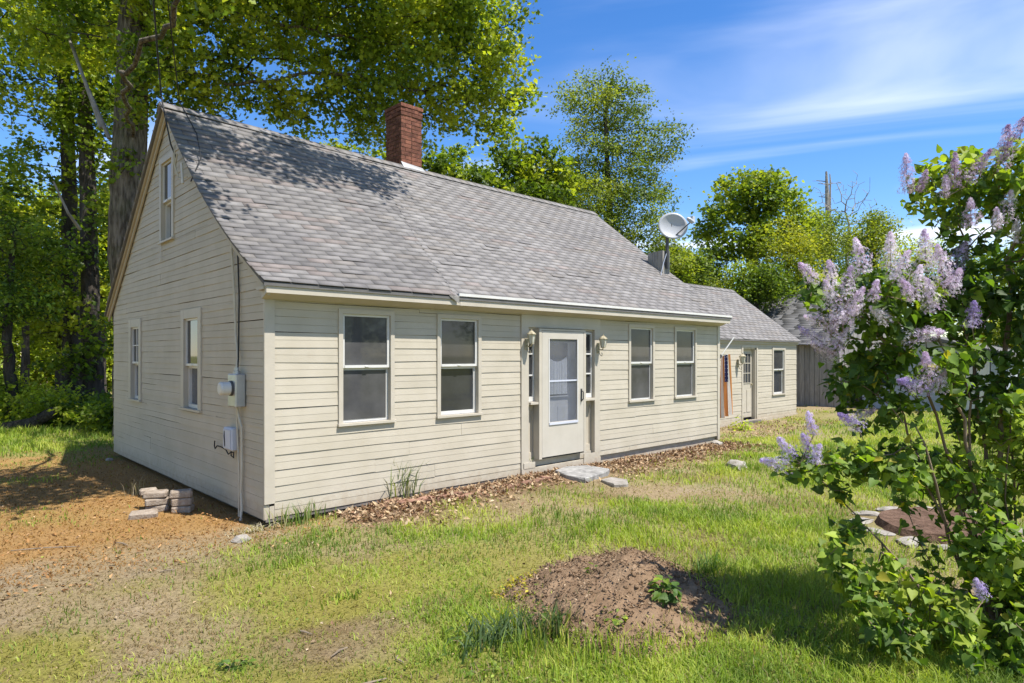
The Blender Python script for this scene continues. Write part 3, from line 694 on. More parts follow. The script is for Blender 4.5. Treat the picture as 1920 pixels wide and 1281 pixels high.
while z < cz1 - 0.01:
    top = cz1 - z
    p = 0.022 if top < 0.085 else (0.012 if top < 0.30 else 0.0)
    h = min(ch, top) - 0.011
    bw = 0.09
    X0, X1, Y0, Y1 = cx0 - p, cx1 + p, cy0 - p, cy1 + p
    def run(a, b_, n, fn):
        w = (b_ - a) / n
        for k in range(n): fn(a + w * (k + .5), w - .010)
    if r % 2 == 0:
        for yy in (Y0 + bw / 2, Y1 - bw / 2): run(X0, X1, 2, lambda cc, w: brick(cc, yy + rnd.uniform(-.003, .003), z + h / 2, w, bw, h))
        for xx in (X0 + bw / 2, X1 - bw / 2): run(Y0 + bw, Y1 - bw, 2, lambda cc, w: brick(xx + rnd.uniform(-.003, .003), cc, z + h / 2, bw, w, h))
    else:
        for xx in (X0 + bw / 2, X1 - bw / 2): run(Y0, Y1, 3, lambda cc, w: brick(xx + rnd.uniform(-.003, .003), cc, z + h / 2, bw, w, h))
        for yy in (Y0 + bw / 2, Y1 - bw / 2): run(X0 + bw, X1 - bw, 2 if r % 4 == 1 else 1, lambda cc, w: brick(cc, yy + rnd.uniform(-.003, .003), z + h / 2, w, bw, h))
    z += ch; r += 1
zr = ridge_z(4.2)
MB().add([(cx0 - .01, cy0 - .004, zr + .10), (cx1 + .01, cy0 - .004, zr + .06), (cx1 + .01, cy0 - .10, zr - .035), (cx0 - .01, cy0 - .07, zr - .01),
          (cx0 - .01, cy0 - .010, zr + .10), (cx1 + .01, cy0 - .010, zr + .06), (cx1 + .01, cy0 - .106, zr - .03), (cx0 - .01, cy0 - .106, zr - .025)],
         [(0, 1, 2, 3), (4, 7, 6, 5), (0, 4, 5, 1), (1, 5, 6, 2), (2, 6, 7, 3), (3, 7, 4, 0)]).build('flashing', METAL, chim)

# ---- weathered box at the far rake that carries the dish
rb = MB().box(9.10, 9.36, 1.14, 1.50, 3.35, 3.98).build('wooden_box', WEATH, cottage)
for k in range(3):
    MB().box(9.088, 9.0995, 1.13 + .127 * k, 1.252 + .127 * k, 3.3, 4.0 - .01 * k).build('plank', WEATH, rb)
for k in range(2):
    MB().box(9.09 + .137 * k, 9.222 + .137 * k, 1.126, 1.1395, 3.3, 4.0 + .012 * k).build('plank', WEATH, rb)

# ================================================================== THE WING
wing = thing('cottage_wing', (HX + .1, 1.6, 0), 'lower cream clapboard wing set back behind the cottage, with nine-pane door', 'house wing')
WX0, WX1, WY0, WY1, WR, WZ = HX + .03, 16.88, 1.6, 5.8, 3.70, 3.86
def wroof(y):
    s = (y - (WY0 - .12)) / (WR - WY0 + .12) if y <= WR else (WY1 + .12 - y) / (WY1 + .12 - WR)
    return 2.16 + (WZ - 2.16) * s
ww = MB().box(WX0, WX1 - .03, WY0 + .14, WY0 + .22, -.15, 2.15).build('wall', DARKV, wing)
def wg(x): return [(x, WY0 + .02, -.15), (x, WY0 + .02, wroof(WY0) - .05), (x, WR, WZ - .05), (x, WY1 - .02, wroof(WY1) - .05), (x, WY1 - .02, -.15)]
wwr = MB().prism(wg(WX1 - .12), wg(WX1 - .03)).build('wall', DARKV, wing)
MB().box(WX0, WX1 - .03, WY1 - .06, WY1, -.15, 2.15).build('wall', PAINT, wing)
wops = [(13.46, 14.36, -1, 1.98), (15.24, 16.08, 0.60, 1.98)]
clap_wall(ww, MW, PAINT, 0.0, 2.12, 0.15, lambda z: WX0 + .03, lambda z: WX1 - .02, wops, ph=.03)
MWR = lambda u, o, z: (WX1 - .03 + o, u, z)
def wl_f(z): return max(WY0, WY0 - .12 + (z + .06 - 2.16) / (WZ - 2.16) * (WR - WY0 + .12))
def wl_b(z): return min(WY1, WY1 + .12 - (z + .06 - 2.16) / (WZ - 2.16) * (WY1 + .12 - WR))
clap_wall(wwr, MWR, PAINT, 0.0, 3.7, 0.15, wl_f, wl_b, [], ph=.03)
MB(MW).box(WX0, WX1, 0.0, 0.04, -0.16, -0.002).build('sill_board', TRIM, wing)
MB(MW).box(WX0 + .05, WX1 + .03, 0.022, 0.06, 2.06, 2.15).build('fascia', TRIM, wing)
# wing door in its recess
MB(MW).box(13.46, 13.53, 0.0, 0.03, -.02, 1.95).box(14.29, 14.36, 0.0, 0.03, -.02, 1.95).box(13.46, 14.36, 0.0, 0.031, 1.951, 2.02).box(14.25, 14.2895, -.13, 0.0, 0.0, 1.95).box(13.5305, 13.57, -.13, 0.0, 0.0, 1.95).box(13.53, 14.29, -.13, 0, 1.91, 1.9505).build('door_frame', TRIM, wing)
wd = MB(MW).box(13.571, 14.249, -.13, -.09, 0.06, 1.909)
wdo = wd.build('door', TRIM, wing)
for i in range(3):
    for j in range(3):
        MB(MW).box(13.68 + .158 * i, 13.82 + .158 * i, -.0895, -.086, 1.00 + .27 * j, 1.245 + .27 * j).build('pane', PANE_K, wdo)
mb = MB(MW)
for i in range(4): mb.box(13.662 + .158 * i, 13.68 + .158 * i, -.0893, -.075, .97, 1.82)
for j in range(4): mb.box(13.68, 14.136, -.0893, -.076, .98 + .27 * j, .998 + .27 * j)
mb.build('muntin', TRIM, wdo)
MB(MW).box(13.66, 13.88, -.0895, -.078, .2, .8).box(13.94, 14.16, -.0895, -.078, .2, .8).build('door_panel', TRIM, wdo)
MB(MW).tube([(14.19, -.09, .95), (14.19, -.05, .95)], .025, 8).build('knob', BRASS, wdo)
MB(MW).box(13.45, 14.37, -.12, .12, -.14, -.02).build('door_step', FOUND, wing)
window(wing, MW, 15.24, 16.08, .60, 1.98, PANE_D, PANE_K, cas=.075, mid=1.32, deep=.05)
WXS = np.linspace(WX0 - .02, WX1 + .07, 8)
def wpt(x, s, lift):
    y = WY0 - .12 + (WR - WY0 + .12) * s
    return (x, y - .6 * lift, wroof(y) + .8 * lift)
dk = MB(); slab(dk, lambda x, s: wpt(x, s, 0), WXS, np.linspace(0, 1, 4), .035)
slab(dk, lambda x, s: (x, WY1 + .12 - (WY1 + .12 - WR - .003) * s, wroof(WY1 + .12 - (WY1 + .12 - WR) * s)), WXS, np.linspace(0, 1, 4), .035)
wroofo = dk.build('roof', DECK, wing)
WSL = math.hypot(WR - WY0 + .12, WZ - 2.16)
q1 = shingle_courses(wpt, WX0, WX1 + .08, WSL, .125, 0, [.36, .34, .06, .02, .12, .10])
q2 = shingle_courses(lambda x, s, l: (x, WY1 + .12 - (WY1 + .12 - WR) * s + .6 * l, wroof(WY1 + .12 - (WY1 + .12 - WR) * s) + .8 * l), WX0, WX1 + .08, WSL, .25, 0, [.36, .34, .06, .02, .12, .10], tabw=.6)
V, Fc, C = tab_boxes(q1 + q2); props(np_obj('shingle_courses', V, Fc, SHING, wroofo, col=np.array(C)), kind='stuff')
rc = []
x = WX0
while x < WX1 + .08:
    xb = min(x + .3, WX1 + .085)
    for sg in (-1, 1):
        q = [(x, WR, WZ + .03), (xb, WR, WZ + .025), (xb, WR + sg * .13, WZ - .075), (x, WR + sg * .13, WZ - .07), (x, WR, WZ + .02), (xb, WR, WZ + .015), (xb, WR + sg * .13, WZ - .085), (x, WR + sg * .13, WZ - .08)]
        if sg > 0: q = [q[0], q[3], q[2], q[1], q[4], q[7], q[6], q[5]]
        rc.append((q, PAL[1] * rnd.uniform(.85, 1.1)))
    x += .3
V, Fc, C = tab_boxes(rc); np_obj('ridge_cap', V, Fc, SHING, wroofo, col=np.array(C))

# ================================================================== OUTBUILDINGS
barn = thing('barn', (21.4, 4.2, 0), 'weathered grey board barn with dark shingle roof behind the wing', 'barn')
BXW, BXR, BXE, BYA, BYB, BZE, BZR = 19.6, 23.2, 26.8, 1.35, 9.2, 2.15, 4.15
bw_ = MB().box(BXW + .04, BXE, BYA + .04, BYB, -.3, BZE).build('wall', DARKV, barn)
MB().prism([(BXW + .04, BYA + .04, BZE), (BXR, BYA + .04, BZR - .08), (BXE, BYA + .04, BZE)], [(BXW + .04, BYB, BZE), (BXR, BYB, BZR - .08), (BXE, BYB, BZE)]).build('gable', DARKV, barn)
y = BYA
while y < BYB:
    w = rnd.uniform(.15, .24)
    MB().box(BXW + rnd.uniform(0, .012), BXW + .036, y, y + w - .012, -.25 + rnd.uniform(0, .08), BZE - .02).build('board', WEATH, bw_); y += w
x = BXW + .05
while x < BXE:
    w = rnd.uniform(.16, .24); zt = BZE + (BZR - BZE) * (1 - abs(x + w / 2 - BXR) / 3.6)
    MB().box(x, x + w - .012, BYA + rnd.uniform(0, .01), BYA + .036, -.25, zt - .08).build('board', WEATH, bw_); x += w
br = []
for r in range(30):
    s0, s1 = r / 30, (r + 1) / 30 + .004
    for sg in (0, 1):
        def bp(y, s, l):
            xx = BXW - .25 + (BXR - BXW + .25) * s if sg == 0 else BXE + .25 - (BXE + .25 - BXR) * s
            return (xx, y, BZE - .06 + (BZR - BZE + .06) * s + l)
        y = BYA - .2 - rnd.random() * .4
        while y < BYB + .2:
            ya, yb = max(y, BYA - .2), min(y + .6, BYB + .2); y += .6
            q = [bp(yb - .006, s0, .03), bp(ya, s0, .03), bp(ya, s1, .018), bp(yb - .006, s1, .018), bp(yb - .006, s0, 0), bp(ya, s0, 0), bp(ya, s1, 0), bp(yb - .006, s1, 0)]
            if sg == 1: q = [q[1], q[0], q[3], q[2], q[5], q[4], q[7], q[6]]
            br.append((q, np.array((.115, .112, .11)) * rnd.uniform(.85, 1.15)))
V, Fc, C = tab_boxes(br); props(np_obj('roof', V, Fc, SHING, barn, col=np.array(C)), kind='stuff')

garage = thing('garage', (21.5, -2.2, 0), 'pale blue grey clapboard outbuilding seen through the lilac stems', 'outbuilding')
gc = MB().box(20.05, 24.5, -2.95, 0.8, -.3, 1.75).build('wall', BLUEG, garage)
MGL = lambda u, o, z: (20.05 - o, u, z)
clap_wall(gc, MGL, BLUEG, -.1, 1.72, .16, lambda z: -2.95, lambda z: .8, [(-2.6, -1.5, -1, 1.6)], joint=9)
MGF = lambda u, o, z: (u, -2.95 - o, z)
clap_wall(gc, MGF, BLUEG, -.1, 1.72, .16, lambda z: 20.05, lambda z: 24.5, [], joint=9)
gd = MB(MGL).box(-2.6, -1.5, .0, .03, -.1, 1.6).build('door', WHITE, garage)
for k in range(3): MB(MGL).box(-2.55, -1.55, .0305, .045, .0 + .5 * k, .42 + .5 * k).build('door_panel', WHITE, gd)
MB().prism([(19.8, -3.2, 1.70), (19.8, -1.07, 2.25), (19.8, 1.05, 1.70), (19.8, 1.05, 1.78), (19.8, -1.07, 2.34), (19.8, -3.2, 1.78)],
           [(24.8, -3.2, 1.70), (24.8, -1.07, 2.25), (24.8, 1.05, 1.70), (24.8, 1.05, 1.78), (24.8, -1.07, 2.34), (24.8, -3.2, 1.78)]).build('roof', DECK, garage)
MB().prism([(20.06, -2.94, 1.75), (20.06, -1.07, 2.22), (20.06, .79, 1.75)], [(24.4, -2.94, 1.75), (24.4, -1.07, 2.22), (24.4, .79, 1.75)]).build('gable', BLUEG, garage)

# ================================================================== FIXTURES ON THE HOUSE
def lantern(m, u, z, sc_, label, off=0.036):
    p = m(u, off, z)
    o = thing('wall_lantern', p, label, 'lantern', 'wall lanterns beside the doors')
    def LM(a, b, c): return m(u + a * sc_, off + b * sc_, z + c * sc_)
    MB(LM).box(-.035, .035, 0, .015, -.10, .08).build('back_plate', BRASS, o, bevel=.003)
    MB(LM).tube([(0, .01, -.02), (0, .06, -.05), (0, .11, -.04), (0, .12, .0)], .010, 6).tube([(0, .02, -.08), (0, .05, -.14), (0, .09, -.16), (0, .10, -.12), (0, .08, -.10)], .007, 5).build('arm', BRASS, o)
    def hexp(r, h, n=6): return [(r * math.cos(2 * math.pi * k / n), .12 + r * math.sin(2 * math.pi * k / n), h) for k in range(n)]
    MB(LM).prism(hexp(.04, .0), hexp(.064, .14)).build('glass', LGLASS, o)
    cg = MB(LM)
    for k in range(6):
        a, b = hexp(.042, .0)[k], hexp(.067, .14)[k]; cg.tube([a, b], .006, 4)
    cg.prism(hexp(.046, -.014), hexp(.046, .001)).build('cage', BRASS, o)
    MB(LM).prism(hexp(.078, .14), hexp(.078, .15)).prism(hexp(.072, .15), hexp(.045, .18)).prism(hexp(.045, .18), hexp(.018, .2)).prism(hexp(.012, .2), hexp(.010, .225)).build('cap', BRASS, o)
    return o
lantern(MF, 3.845, 1.92, .92, 'cream brass wall lantern left of the storm door')
lantern(MF, 5.49, 1.88, .92, 'cream brass wall lantern right of the storm door')
lantern(MW, 13.24, 1.55, 1.15, 'small wall lantern beside the nine-pane door of the wing', off=.018)

# satellite dish
dish_c = Vector((9.30, 1.02, 4.52))
dish = thing('satellite_dish', (9.20, 1.08, 4.02), 'grey satellite dish on a mast above the weathered roof box', 'satellite dish')
dn = Vector((-0.74, -0.66, 0.10)).normalized()
du = dn.cross(Vector((0, 0, 1))).normalized(); dv_ = du.cross(dn).normalized()
du, dv_ = (du * math.cos(.35) + dv_ * math.sin(.35)), (dv_ * math.cos(.35) - du * math.sin(.35))
V = []; Fc = []; K = 28
for side in (0, 1):
    for r in range(7):
        for k in range(K):
            t = 2 * math.pi * k / K; rr = r / 6
            V.append(tuple(dish_c + du * (.315 * rr * math.cos(t)) + dv_ * (.285 * rr * math.sin(t)) + dn * (.075 * rr * rr - .012 * side)))
for side in (0, 1):
    o_ = side * 7 * K
    for r in range(6):
        for k in range(K): Fc.append((o_ + r * K + k, o_ + r * K + (k + 1) % K, o_ + (r + 1) * K + (k + 1) % K, o_ + (r + 1) * K + k))
for k in range(K): Fc.append((6 * K + k, 6 * K + (k + 1) % K, 13 * K + (k + 1) % K, 13 * K + k))
ds = MB().add(V, Fc).build('reflector', DISHM, dish, smooth=True)
MB().tube([(9.20, 1.085, 3.62), (9.20, 1.085, 4.30), dish_c - dn * .10 - Vector((0, 0, .06))], .038, 8).box(9.14, 9.27, 1.105, 1.125, 3.70, 3.86).build('mast', DGREY, dish)
hb = dish_c - dn * .06
MB().box(hb.x - .06, hb.x + .06, hb.y - .03, hb.y + .08, hb.z - .10, hb.z + .08).build('bracket', DGREY, dish, bevel=.006)
arm_s = dish_c - Vector((0, 0, .25)) + dn * .02; arm_e = dish_c + dn * .22 + Vector((RGT[0] * .37, RGT[1] * .37, .05))
MB().tube([arm_s, arm_s.lerp(arm_e, .5), arm_e], .013, 6).build('feed_arm', DGREY, dish)
MB().tube([arm_e + Vector((.03, -.02, -.02)), arm_e + Vector((-.04, .03, .04)), arm_e + Vector((-.08, .06, .07))], [.05, .05, .025], 8).box(arm_e.x + .0, arm_e.x + .09, arm_e.y - .03, arm_e.y + .03, arm_e.z - .02, arm_e.z + .11).build('feed_horn', DISHM, dish)
MB().tube([(8.86, 1.02, roof_z(8.86, 1.02) + .01), (9.05, 1.08, 3.72), (9.18, 1.085, 3.95)], .010, 6).build('stay', METAL, dish)

# electric meter, telephone box, cables on the gable
meter = thing('electric_meter', (0, .62, 1.36), 'grey meter box with round glass meter on the shaded gable', 'electric meter')
MB().box(-.135, -.021, .48, .72, 1.17, 1.54).build('enclosure', METAL, meter, bevel=.012)
MB().lathe((-.135, .60, 1.38), [(.085, .0), (.085, -.02), (.078, -.025)], 18, 'x').build('ring', DGREY, meter)
MB().lathe((-.16, .60, 1.38), [(.075, .0), (.075, -.09), (.066, -.105), (.05, -.11)], 18, 'x').build('glass_dome', WHITE, meter, smooth=False)
MB().lathe((-.08, .60, 1.54), [(.04, 0), (.04, .03), (.028, .035), (.028, .07)], 12).build('hub', METAL, meter)
ubox = thing('telephone_box', (0, .83, .80), 'pale blue grey telephone interface box below the meter', 'utility box')
MB().box(-.10, -.021, .70, .96, .66, .92).build('case', GREYPL, ubox, bevel=.014)
MB().box(-.108, -.1005, .72, .94, .68, .90).build('cover', GREYPL, ubox, bevel=.003)
MB().tube([(-.108, .90, .88), (-.115, .89, .82), (-.112, .885, .76), (-.11, .88, .70)], .006, 5).build('latch', BLACK, ubox)
tw = thing('loose_wire', (-.03, .9, .62), 'black loose wire curling below the telephone box', 'wire')
MB().tube([(-.06, .82, .665), (-.07, .79, .60), (-.06, .74, .58), (-.055, .76, .64), (-.06, .84, .63), (-.055, .92, .60), (-.05, 1.02, .645), (-.05, 1.18, .66), (-.05, 1.30, .66), (-.06, 1.345, .62), (-.05, 1.40, .65), (-.05, 1.39, .71)], .0075, 5).build('wire', BLACK, tw)
cab = thing('service_conduit', (-.03, .62, 0), 'beige electric cable clipped down the gable through the meter', 'cable')
MB().tube([(-.05, .86, 3.17), (-.046, .84, 2.95), (-.045, .76, 2.45), (-.045, .72, 2.0), (-.055, .62, 1.72), (-.08, .60, 1.60)], .014, 7).build('upper_cable', BEIGEC, cab)
MB().tube([(-.034, .70, 3.05), (-.036, .64, 2.4), (-.06, .60, 1.7), (-.07, .595, 1.6)], .009, 6).build('ground_wire', BLACK, cab)
MB().tube([(-.07, .62, 1.17), (-.055, .60, 1.05), (-.045, .545, .95), (-.045, .535, .5), (-.05, .55, .22), (-.06, .50, .05), (-.09, .46, -.08)], .014, 7).build('lower_cable', BEIGEC, cab)
MB().tube([(-.065, .64, 1.17), (-.055, .645, .9), (-.05, .60, .4), (-.06, .585, -.06)], .010, 6).build('lower_wire', BEIGEC, cab)
drop = thing('service_drop', (-.1, 2.75, 4.45), 'black overhead service wires ending at the gable peak', 'cable')
def sagline(a, b, sag, n=10):
    a, b = np.array(a), np.array(b)
    return [a + (b - a) * t - np.array((0, 0, sag * 4 * t * (1 - t))) for t in np.linspace(0, 1, n)]
e1 = at(283, -60, 7.4); 
pk = np.array((-.16, 3.2, 5.38))
MB().tube(sagline(e1, pk, .04) + [np.array((-.17, 2.95, 4.98)), np.array((-.15, 2.80, 4.62)), np.array((-.10, 2.72, 4.42))], .011, 6).build('main_wire', BLACK, drop)
MB().tube(sagline(at(308, -60, 7.6), (.02, 3.0, 5.3), .03) + [np.array((.12, 2.6, 4.78)), np.array((.05, 2.2, 4.35)), np.array((-.15, 1.95, 3.95))], .008, 5).build('second_wire', BLACK, drop)
for k, (a, b) in enumerate((((-.10, 2.80, 4.62), (-.09, 2.74, 4.20)), ((-.12, 2.74, 4.55), (-.09, 2.66, 4.14)), ((-.10, 2.70, 4.48), (-.08, 2.72, 4.16)))):
    MB().tube([a, ((a[0] + b[0]) / 2 - .02, (a[1] + b[1]) / 2 + .03, (a[2] + b[2]) / 2), b], .011, 5).build('frayed_lead', BEIGEC, drop)
MB().tube([(-.11, 2.46, 4.30), (-.11, 2.42, 4.02)], .017, 7).build('insulator', WHITE, drop)
MB().tube([(-.09, 2.66, 4.14), (-.09, 2.5, 4.10), (-.09, 2.30, 4.09)], .008, 5).build('cross_wire', BEIGEC, drop)

# flag
flag = thing('flag', (9.42, .04, 1.7), 'faded stars and stripes flag hanging limp at the cottage corner', 'flag')
pb, pt = Vector((9.445, .0, 1.68)), Vector((9.76, -.16, 2.12))
MB().tube([pb, pt], .013, 8).build('pole', WHITE, flag)
MB().tube([pb - Vector((.02, 0, .02)), pb + Vector((.05, -.02, .07))], .022, 8).build('bracket', DGREY, flag)
NU, NV = 40, 16
Vf = np.zeros((NV + 1, NU + 1, 3))
for j in range(NV + 1):
    v = j / NV
    for i in range(NU + 1):
        u = i / NU; wdt = .24 + .12 * v
        ph = 6.0 * u * math.pi * 1.05
        Vf[j, i] = (9.60 + wdt * (u - .42) + .02 * math.sin(ph * .7 + v), -.02 + .05 * math.sin(ph * .85 + 1.3 * v) * (0.6 + v * .6) - .03 * u, 1.72 - 1.28 * v * (1 - .06 * u) + .05 * u * (1 - v))
idf = np.arange((NV + 1) * (NU + 1)).reshape(NV + 1, NU + 1)
cols = {'red': (.58, .25, .085), 'white': (.82, .78, .72), 'blue': (.045, .045, .13)}
stripe = lambda i: min(int(i / NU * 13), 12)
for k in range(13):
    ii = [i for i in range(NU) if stripe(i) == k]; js = range(7, NV) if 4 <= k <= 10 else range(0, NV)
    Fs = np.array([(idf[j, i], idf[j, i + 1], idf[j + 1, i + 1], idf[j + 1, i]) for j in js for i in ii])
    used = np.unique(Fs); rm = {q: n for n, q in enumerate(used)}
    np_obj('stripe', Vf.reshape(-1, 3)[used], np.vectorize(rm.get)(Fs), FLAGM, flag, col=np.tile(np.array(cols['red' if k % 2 == 0 else 'white']), (len(used), 1)), smooth=True)
ii = [i for i in range(NU) if 4 <= stripe(i) <= 10]
Fs = np.array([(idf[j, i], idf[j, i + 1], idf[j + 1, i + 1], idf[j + 1, i]) for j in range(7) for i in ii]); used = np.unique(Fs); rm = {q: n for n, q in enumerate(used)}
cant = np_obj('canton', Vf.reshape(-1, 3)[used], np.vectorize(rm.get)(Fs), FLAGM, flag, col=np.tile(np.array(cols['blue']), (len(used), 1)), smooth=True)
st = MB()
for j in range(7):
    for i in ii[1::3]:
        p = Vf[j, i] * .5 + Vf[j + 1, i + 1] * .5; p = p + np.array((-.003, -.006, 0))
        pts = []
        for k in range(10):
            rr = .013 if k % 2 == 0 else .0055; t = math.pi / 2 + k * math.pi / 5
            pts.append((p[0] + rr * math.cos(t), p[1], p[2] + rr * math.sin(t)))
        st.add(pts, [tuple(range(10))])
so = st.build('star', FLAGM, cant)
a_ = so.data.attributes.new('col', 'FLOAT_COLOR', 'POINT'); a_.data.foreach_set('color', np.tile(np.array((.6, .58, .55, 1), np.float32), len(so.data.vertices)))

# ================================================================== THINGS ON THE GROUND
def stone(name, c, r, label, cat, mat, group=None, seed=0, flat=1.0, nseg=2, z=None):
    bm = bmesh.new(); bmesh.ops.create_icosphere(bm, subdivisions=nseg, radius=1.0)
    rg = random.Random(seed); ph = [rg.uniform(0, 6) for _ in range(6)]
    for v in bm.verts:
        n = v.co.copy()
        f = 1 + .16 * math.sin(3 * n.x + ph[0]) * math.sin(2.5 * n.y + ph[1]) + .10 * math.sin(6 * n.z + ph[2] + 4 * n.x) + rg.uniform(-.05, .05)
        v.co = Vector((n.x * r[0] * f, n.y * r[1] * f, max(n.z, -.55) * r[2] * (f if n.z < flat else 1)))
        if flat < 1: v.co.z = min(v.co.z, r[2] * flat + .01 * math.sin(9 * n.x + ph[3]))
    me = bpy.data.meshes.new(name); bm.to_mesh(me); bm.free()
    zz = float(gz(c[0], c[1])) if z is None else z
    o = link(name, me, mat, None, (c[0], c[1], zz + r[2] * .2)); o.rotation_euler[2] = rg.uniform(0, 6)
    return props(o, label, cat, group)
def slab_stone(name, poly, z0, z1, label, cat, mat):
    c = np.mean(np.array(poly), 0)
    n = len(poly)
    b = MB(); top = [(p[0], p[1], z1 + rnd.uniform(-.006, .006)) for p in poly]; bot = [(p[0], p[1], z0) for p in poly]
    b.prism(bot, top)
    return props(b.build(name, mat, None, (c[0], c[1], z0), bevel=.012, jitter=.008), label, cat)
pl = [gr(a, b) for a, b in ((1040, 888), (1062, 897), (1096, 904), (1138, 890), (1143, 884), (1100, 878), (1060, 880))]
slab_stone('step_stone', pl, -.08, .05, 'flat pale grey doorstep slab below the storm door', 'step stone', FLATST)
pl = [gr(a, b) for a, b in ((1126, 901), (1150, 912), (1178, 910), (1176, 901), (1145, 897))]
slab_stone('flagstone', pl, -.08, .02, 'small tan flagstone beside the doorstep slab', 'stone', STONE)
stone('rock', gr(1382, 872), (.22, .16, .11), 'pale rock in the grass near the cottage far corner', 'rock', STONE, seed=3)
stone('rock', gr(1345, 832), (.16, .12, .08), 'small pale rock against the far end of the cottage wall', 'rock', STONE, seed=8)
stone('rock', gr(452, 1004), (.10, .07, .05), 'white chip of rock by the near house corner', 'rock', STONE, seed=5)
stone('rock', gr(205, 857), (.07, .05, .04), 'white pebble at the back corner of the gable', 'rock', STONE, seed=6)
BL = [(-.42, 1.30, 0, .12, 'broken slab block lying flat in front of the pile', (.34, .22, .085)), (-.22, 1.52, 0, .05, 'bottom tan block at the left of the pile', (.30, .20, .085)),
      (-.03, 1.25, 0, -.1, 'bottom block at the right of the pile', (.26, .19, .085)), (-.23, 1.52, .085, .2, 'second block up at the left of the pile', (.30, .20, .085)),
      (-.03, 1.26, .085, -.02, 'rough middle block at the right of the pile', (.26, .19, .09)), (-.24, 1.53, .17, .02, 'top tan block at the left of the pile', (.30, .20, .075)),
      (-.04, 1.27, .175, .1, 'rough pale top block at the right of the pile', (.28, .2, .085)), (-.28, 1.68, .17, .3, 'rear tan block on top of the pile', (.22, .12, .08))]
for i, (u, v, z, rz, lab, dim) in enumerate(BL):
    x, y = u - .42, v
    hx, hy = dim[0] / 2, dim[1] / 2
    o = MB().box(-hx * .82, hx * .82, -hy * .82, hy * .82, 0, dim[2] - .004).build('landscape_block', BLOCK, None, (0, 0, 0), bevel=.014, jitter=.005)
    o.location = (x, y, float(gz(x, y)) - .01 + z); o.rotation_euler[2] = -.45 + rz
    props(o, lab, 'block', 'landscape blocks piled by the gable')
EDGE = [(735, 940), (757, 942), (778, 940), (800, 936), (815, 938), (835, 933), (853, 929), (872, 932), (988, 906), (1008, 903), (1025, 898), (960, 911)]
EDL = ['leftmost red brick of the leaf covered edging', 'second red brick from the left of the edging', 'third red brick of the edging below the tall grass', 'tilted red brick beside the dark hollow in the edging',
       'half buried red brick in the middle of the edging', 'red brick right of the dark hollow in the edging', 'long red brick before the gap in the edging', 'last red brick left of the gap in the edging',
       'broken red brick left of the doorstep slab', 'red brick nearest the doorstep slab but one', 'red brick touching the doorstep slab', 'red brick lying in leaves far left of the doorstep']
for i, ((a, b), lab) in enumerate(zip(EDGE, EDL)):
    p = gr(a, b)
    o = MB().box(-.10, .10, -.045, .045, -.03, .045).build('edging_brick', OLDBR, None, (0, 0, 0), bevel=.008, jitter=.003)
    o.location = (p[0], p[1], float(gz(*p)) - .012); o.rotation_euler = (rnd.uniform(-.2, .2), rnd.uniform(-.15, .15), rnd.uniform(-.35, .35))
    props(o, lab, 'brick', 'old bricks edging the leaf bed')
STK = [((20, 1026), (150, 1018), 'long grey stick at the left edge of the bare ground'), ((215, 1012), (240, 1018), 'short broken stick on the orange leaf litter'), ((640, 1285), (725, 1268), 'pale twig at the bottom of the mossy lawn'),
       ((620, 1226), (652, 1208), 'bleached twig on the mossy lawn'), ((745, 1225), (757, 1238), 'dark twig on the lawn left of the mound'), ((560, 1178), (585, 1183), 'brown twig on the tan lawn'), ((300, 1066), (330, 1062), 'thin dark twig on the bare ground')]
for a, b, lab in STK:
    p, q = gr(*a), gr(*b); zz = float(gz(*p)) + .012; z2 = float(gz(*q)) + .012
    m_ = (p + q) / 2 + np.array((rnd.uniform(-.02, .02), rnd.uniform(-.02, .02)))
    o = MB().tube([(*p, zz), (*m_, (zz + z2) / 2 + .006), (*q, z2)], [.004, .0065, .0035], 6).build('twig', STICKM, None, (p[0], p[1], zz)); props(o, lab, 'stick', 'sticks on the ground')

# dirt mound
n = 72
mx_ = np.linspace(MC[0] - 1.35, MC[0] + 1.35, n); my_ = np.linspace(MC[1] - 1.25, MC[1] + 1.25, n)
MX, MY = np.meshgrid(mx_, my_, indexing='ij'); xx, yy = MX.ravel(), MY.ravel()
rr = moundr(xx, yy); zz = gz(xx, yy) + moundz(xx, yy) - .03 * np.clip((rr - .9) * 6, 0, 1.5)
idm = np.arange(n * n).reshape(n, n)
Fm = np.stack([idm[:-1, :-1], idm[1:, :-1], idm[1:, 1:], idm[:-1, 1:]], -1).reshape(-1, 4)
keep = (rr[Fm] < 1.12).all(1); Fm = Fm[keep]; used = np.unique(Fm); rm = np.full(n * n, -1); rm[used] = np.arange(len(used))
mound = np_obj('dirt_mound', np.stack([xx, yy, zz], -1)[used], rm[Fm], SOIL, None, smooth=True, loc=(MC[0], MC[1], 0))
props(mound, 'low mound of bare brown soil in the lawn', 'dirt mound')
def gzm(x, y): return gz(x, y) + np.where(moundr(x, y) < 1.0, moundz(x, y), 0)

# mulch bed ringed with stones behind the lilac
rc_ = (gr(1640, 975) + gr(1890, 990)) / 2
rc_ = np.array((5.05, -4.95))
mb_ = MB(); K = 20
ring = [(rc_[0] + .72 * math.cos(2 * math.pi * k / K), rc_[1] + .62 * math.sin(2 * math.pi * k / K)) for k in range(K)]
mb_.prism([(a, b, -.1) for a, b in ring], [(rc_[0] + (a - rc_[0]) * .9, rc_[1] + (b - rc_[1]) * .9, .03) for a, b in ring])
props(mb_.build('mulch_bed', MULCH, None, (rc_[0], rc_[1], 0), jitter=.01), 'round bed of dark mulch behind the lilac stems', 'mulch bed')
NAMES = ['far', 'far right', 'right', 'near right', 'near', 'near left', 'left', 'far left']
RL = ['far right', 'far side, right of centre', 'far side centre', 'far side, left of centre', 'far left', 'left end', 'near left', 'near side, left of centre', 'near side centre', 'near side, right of centre', 'near right', 'right end']
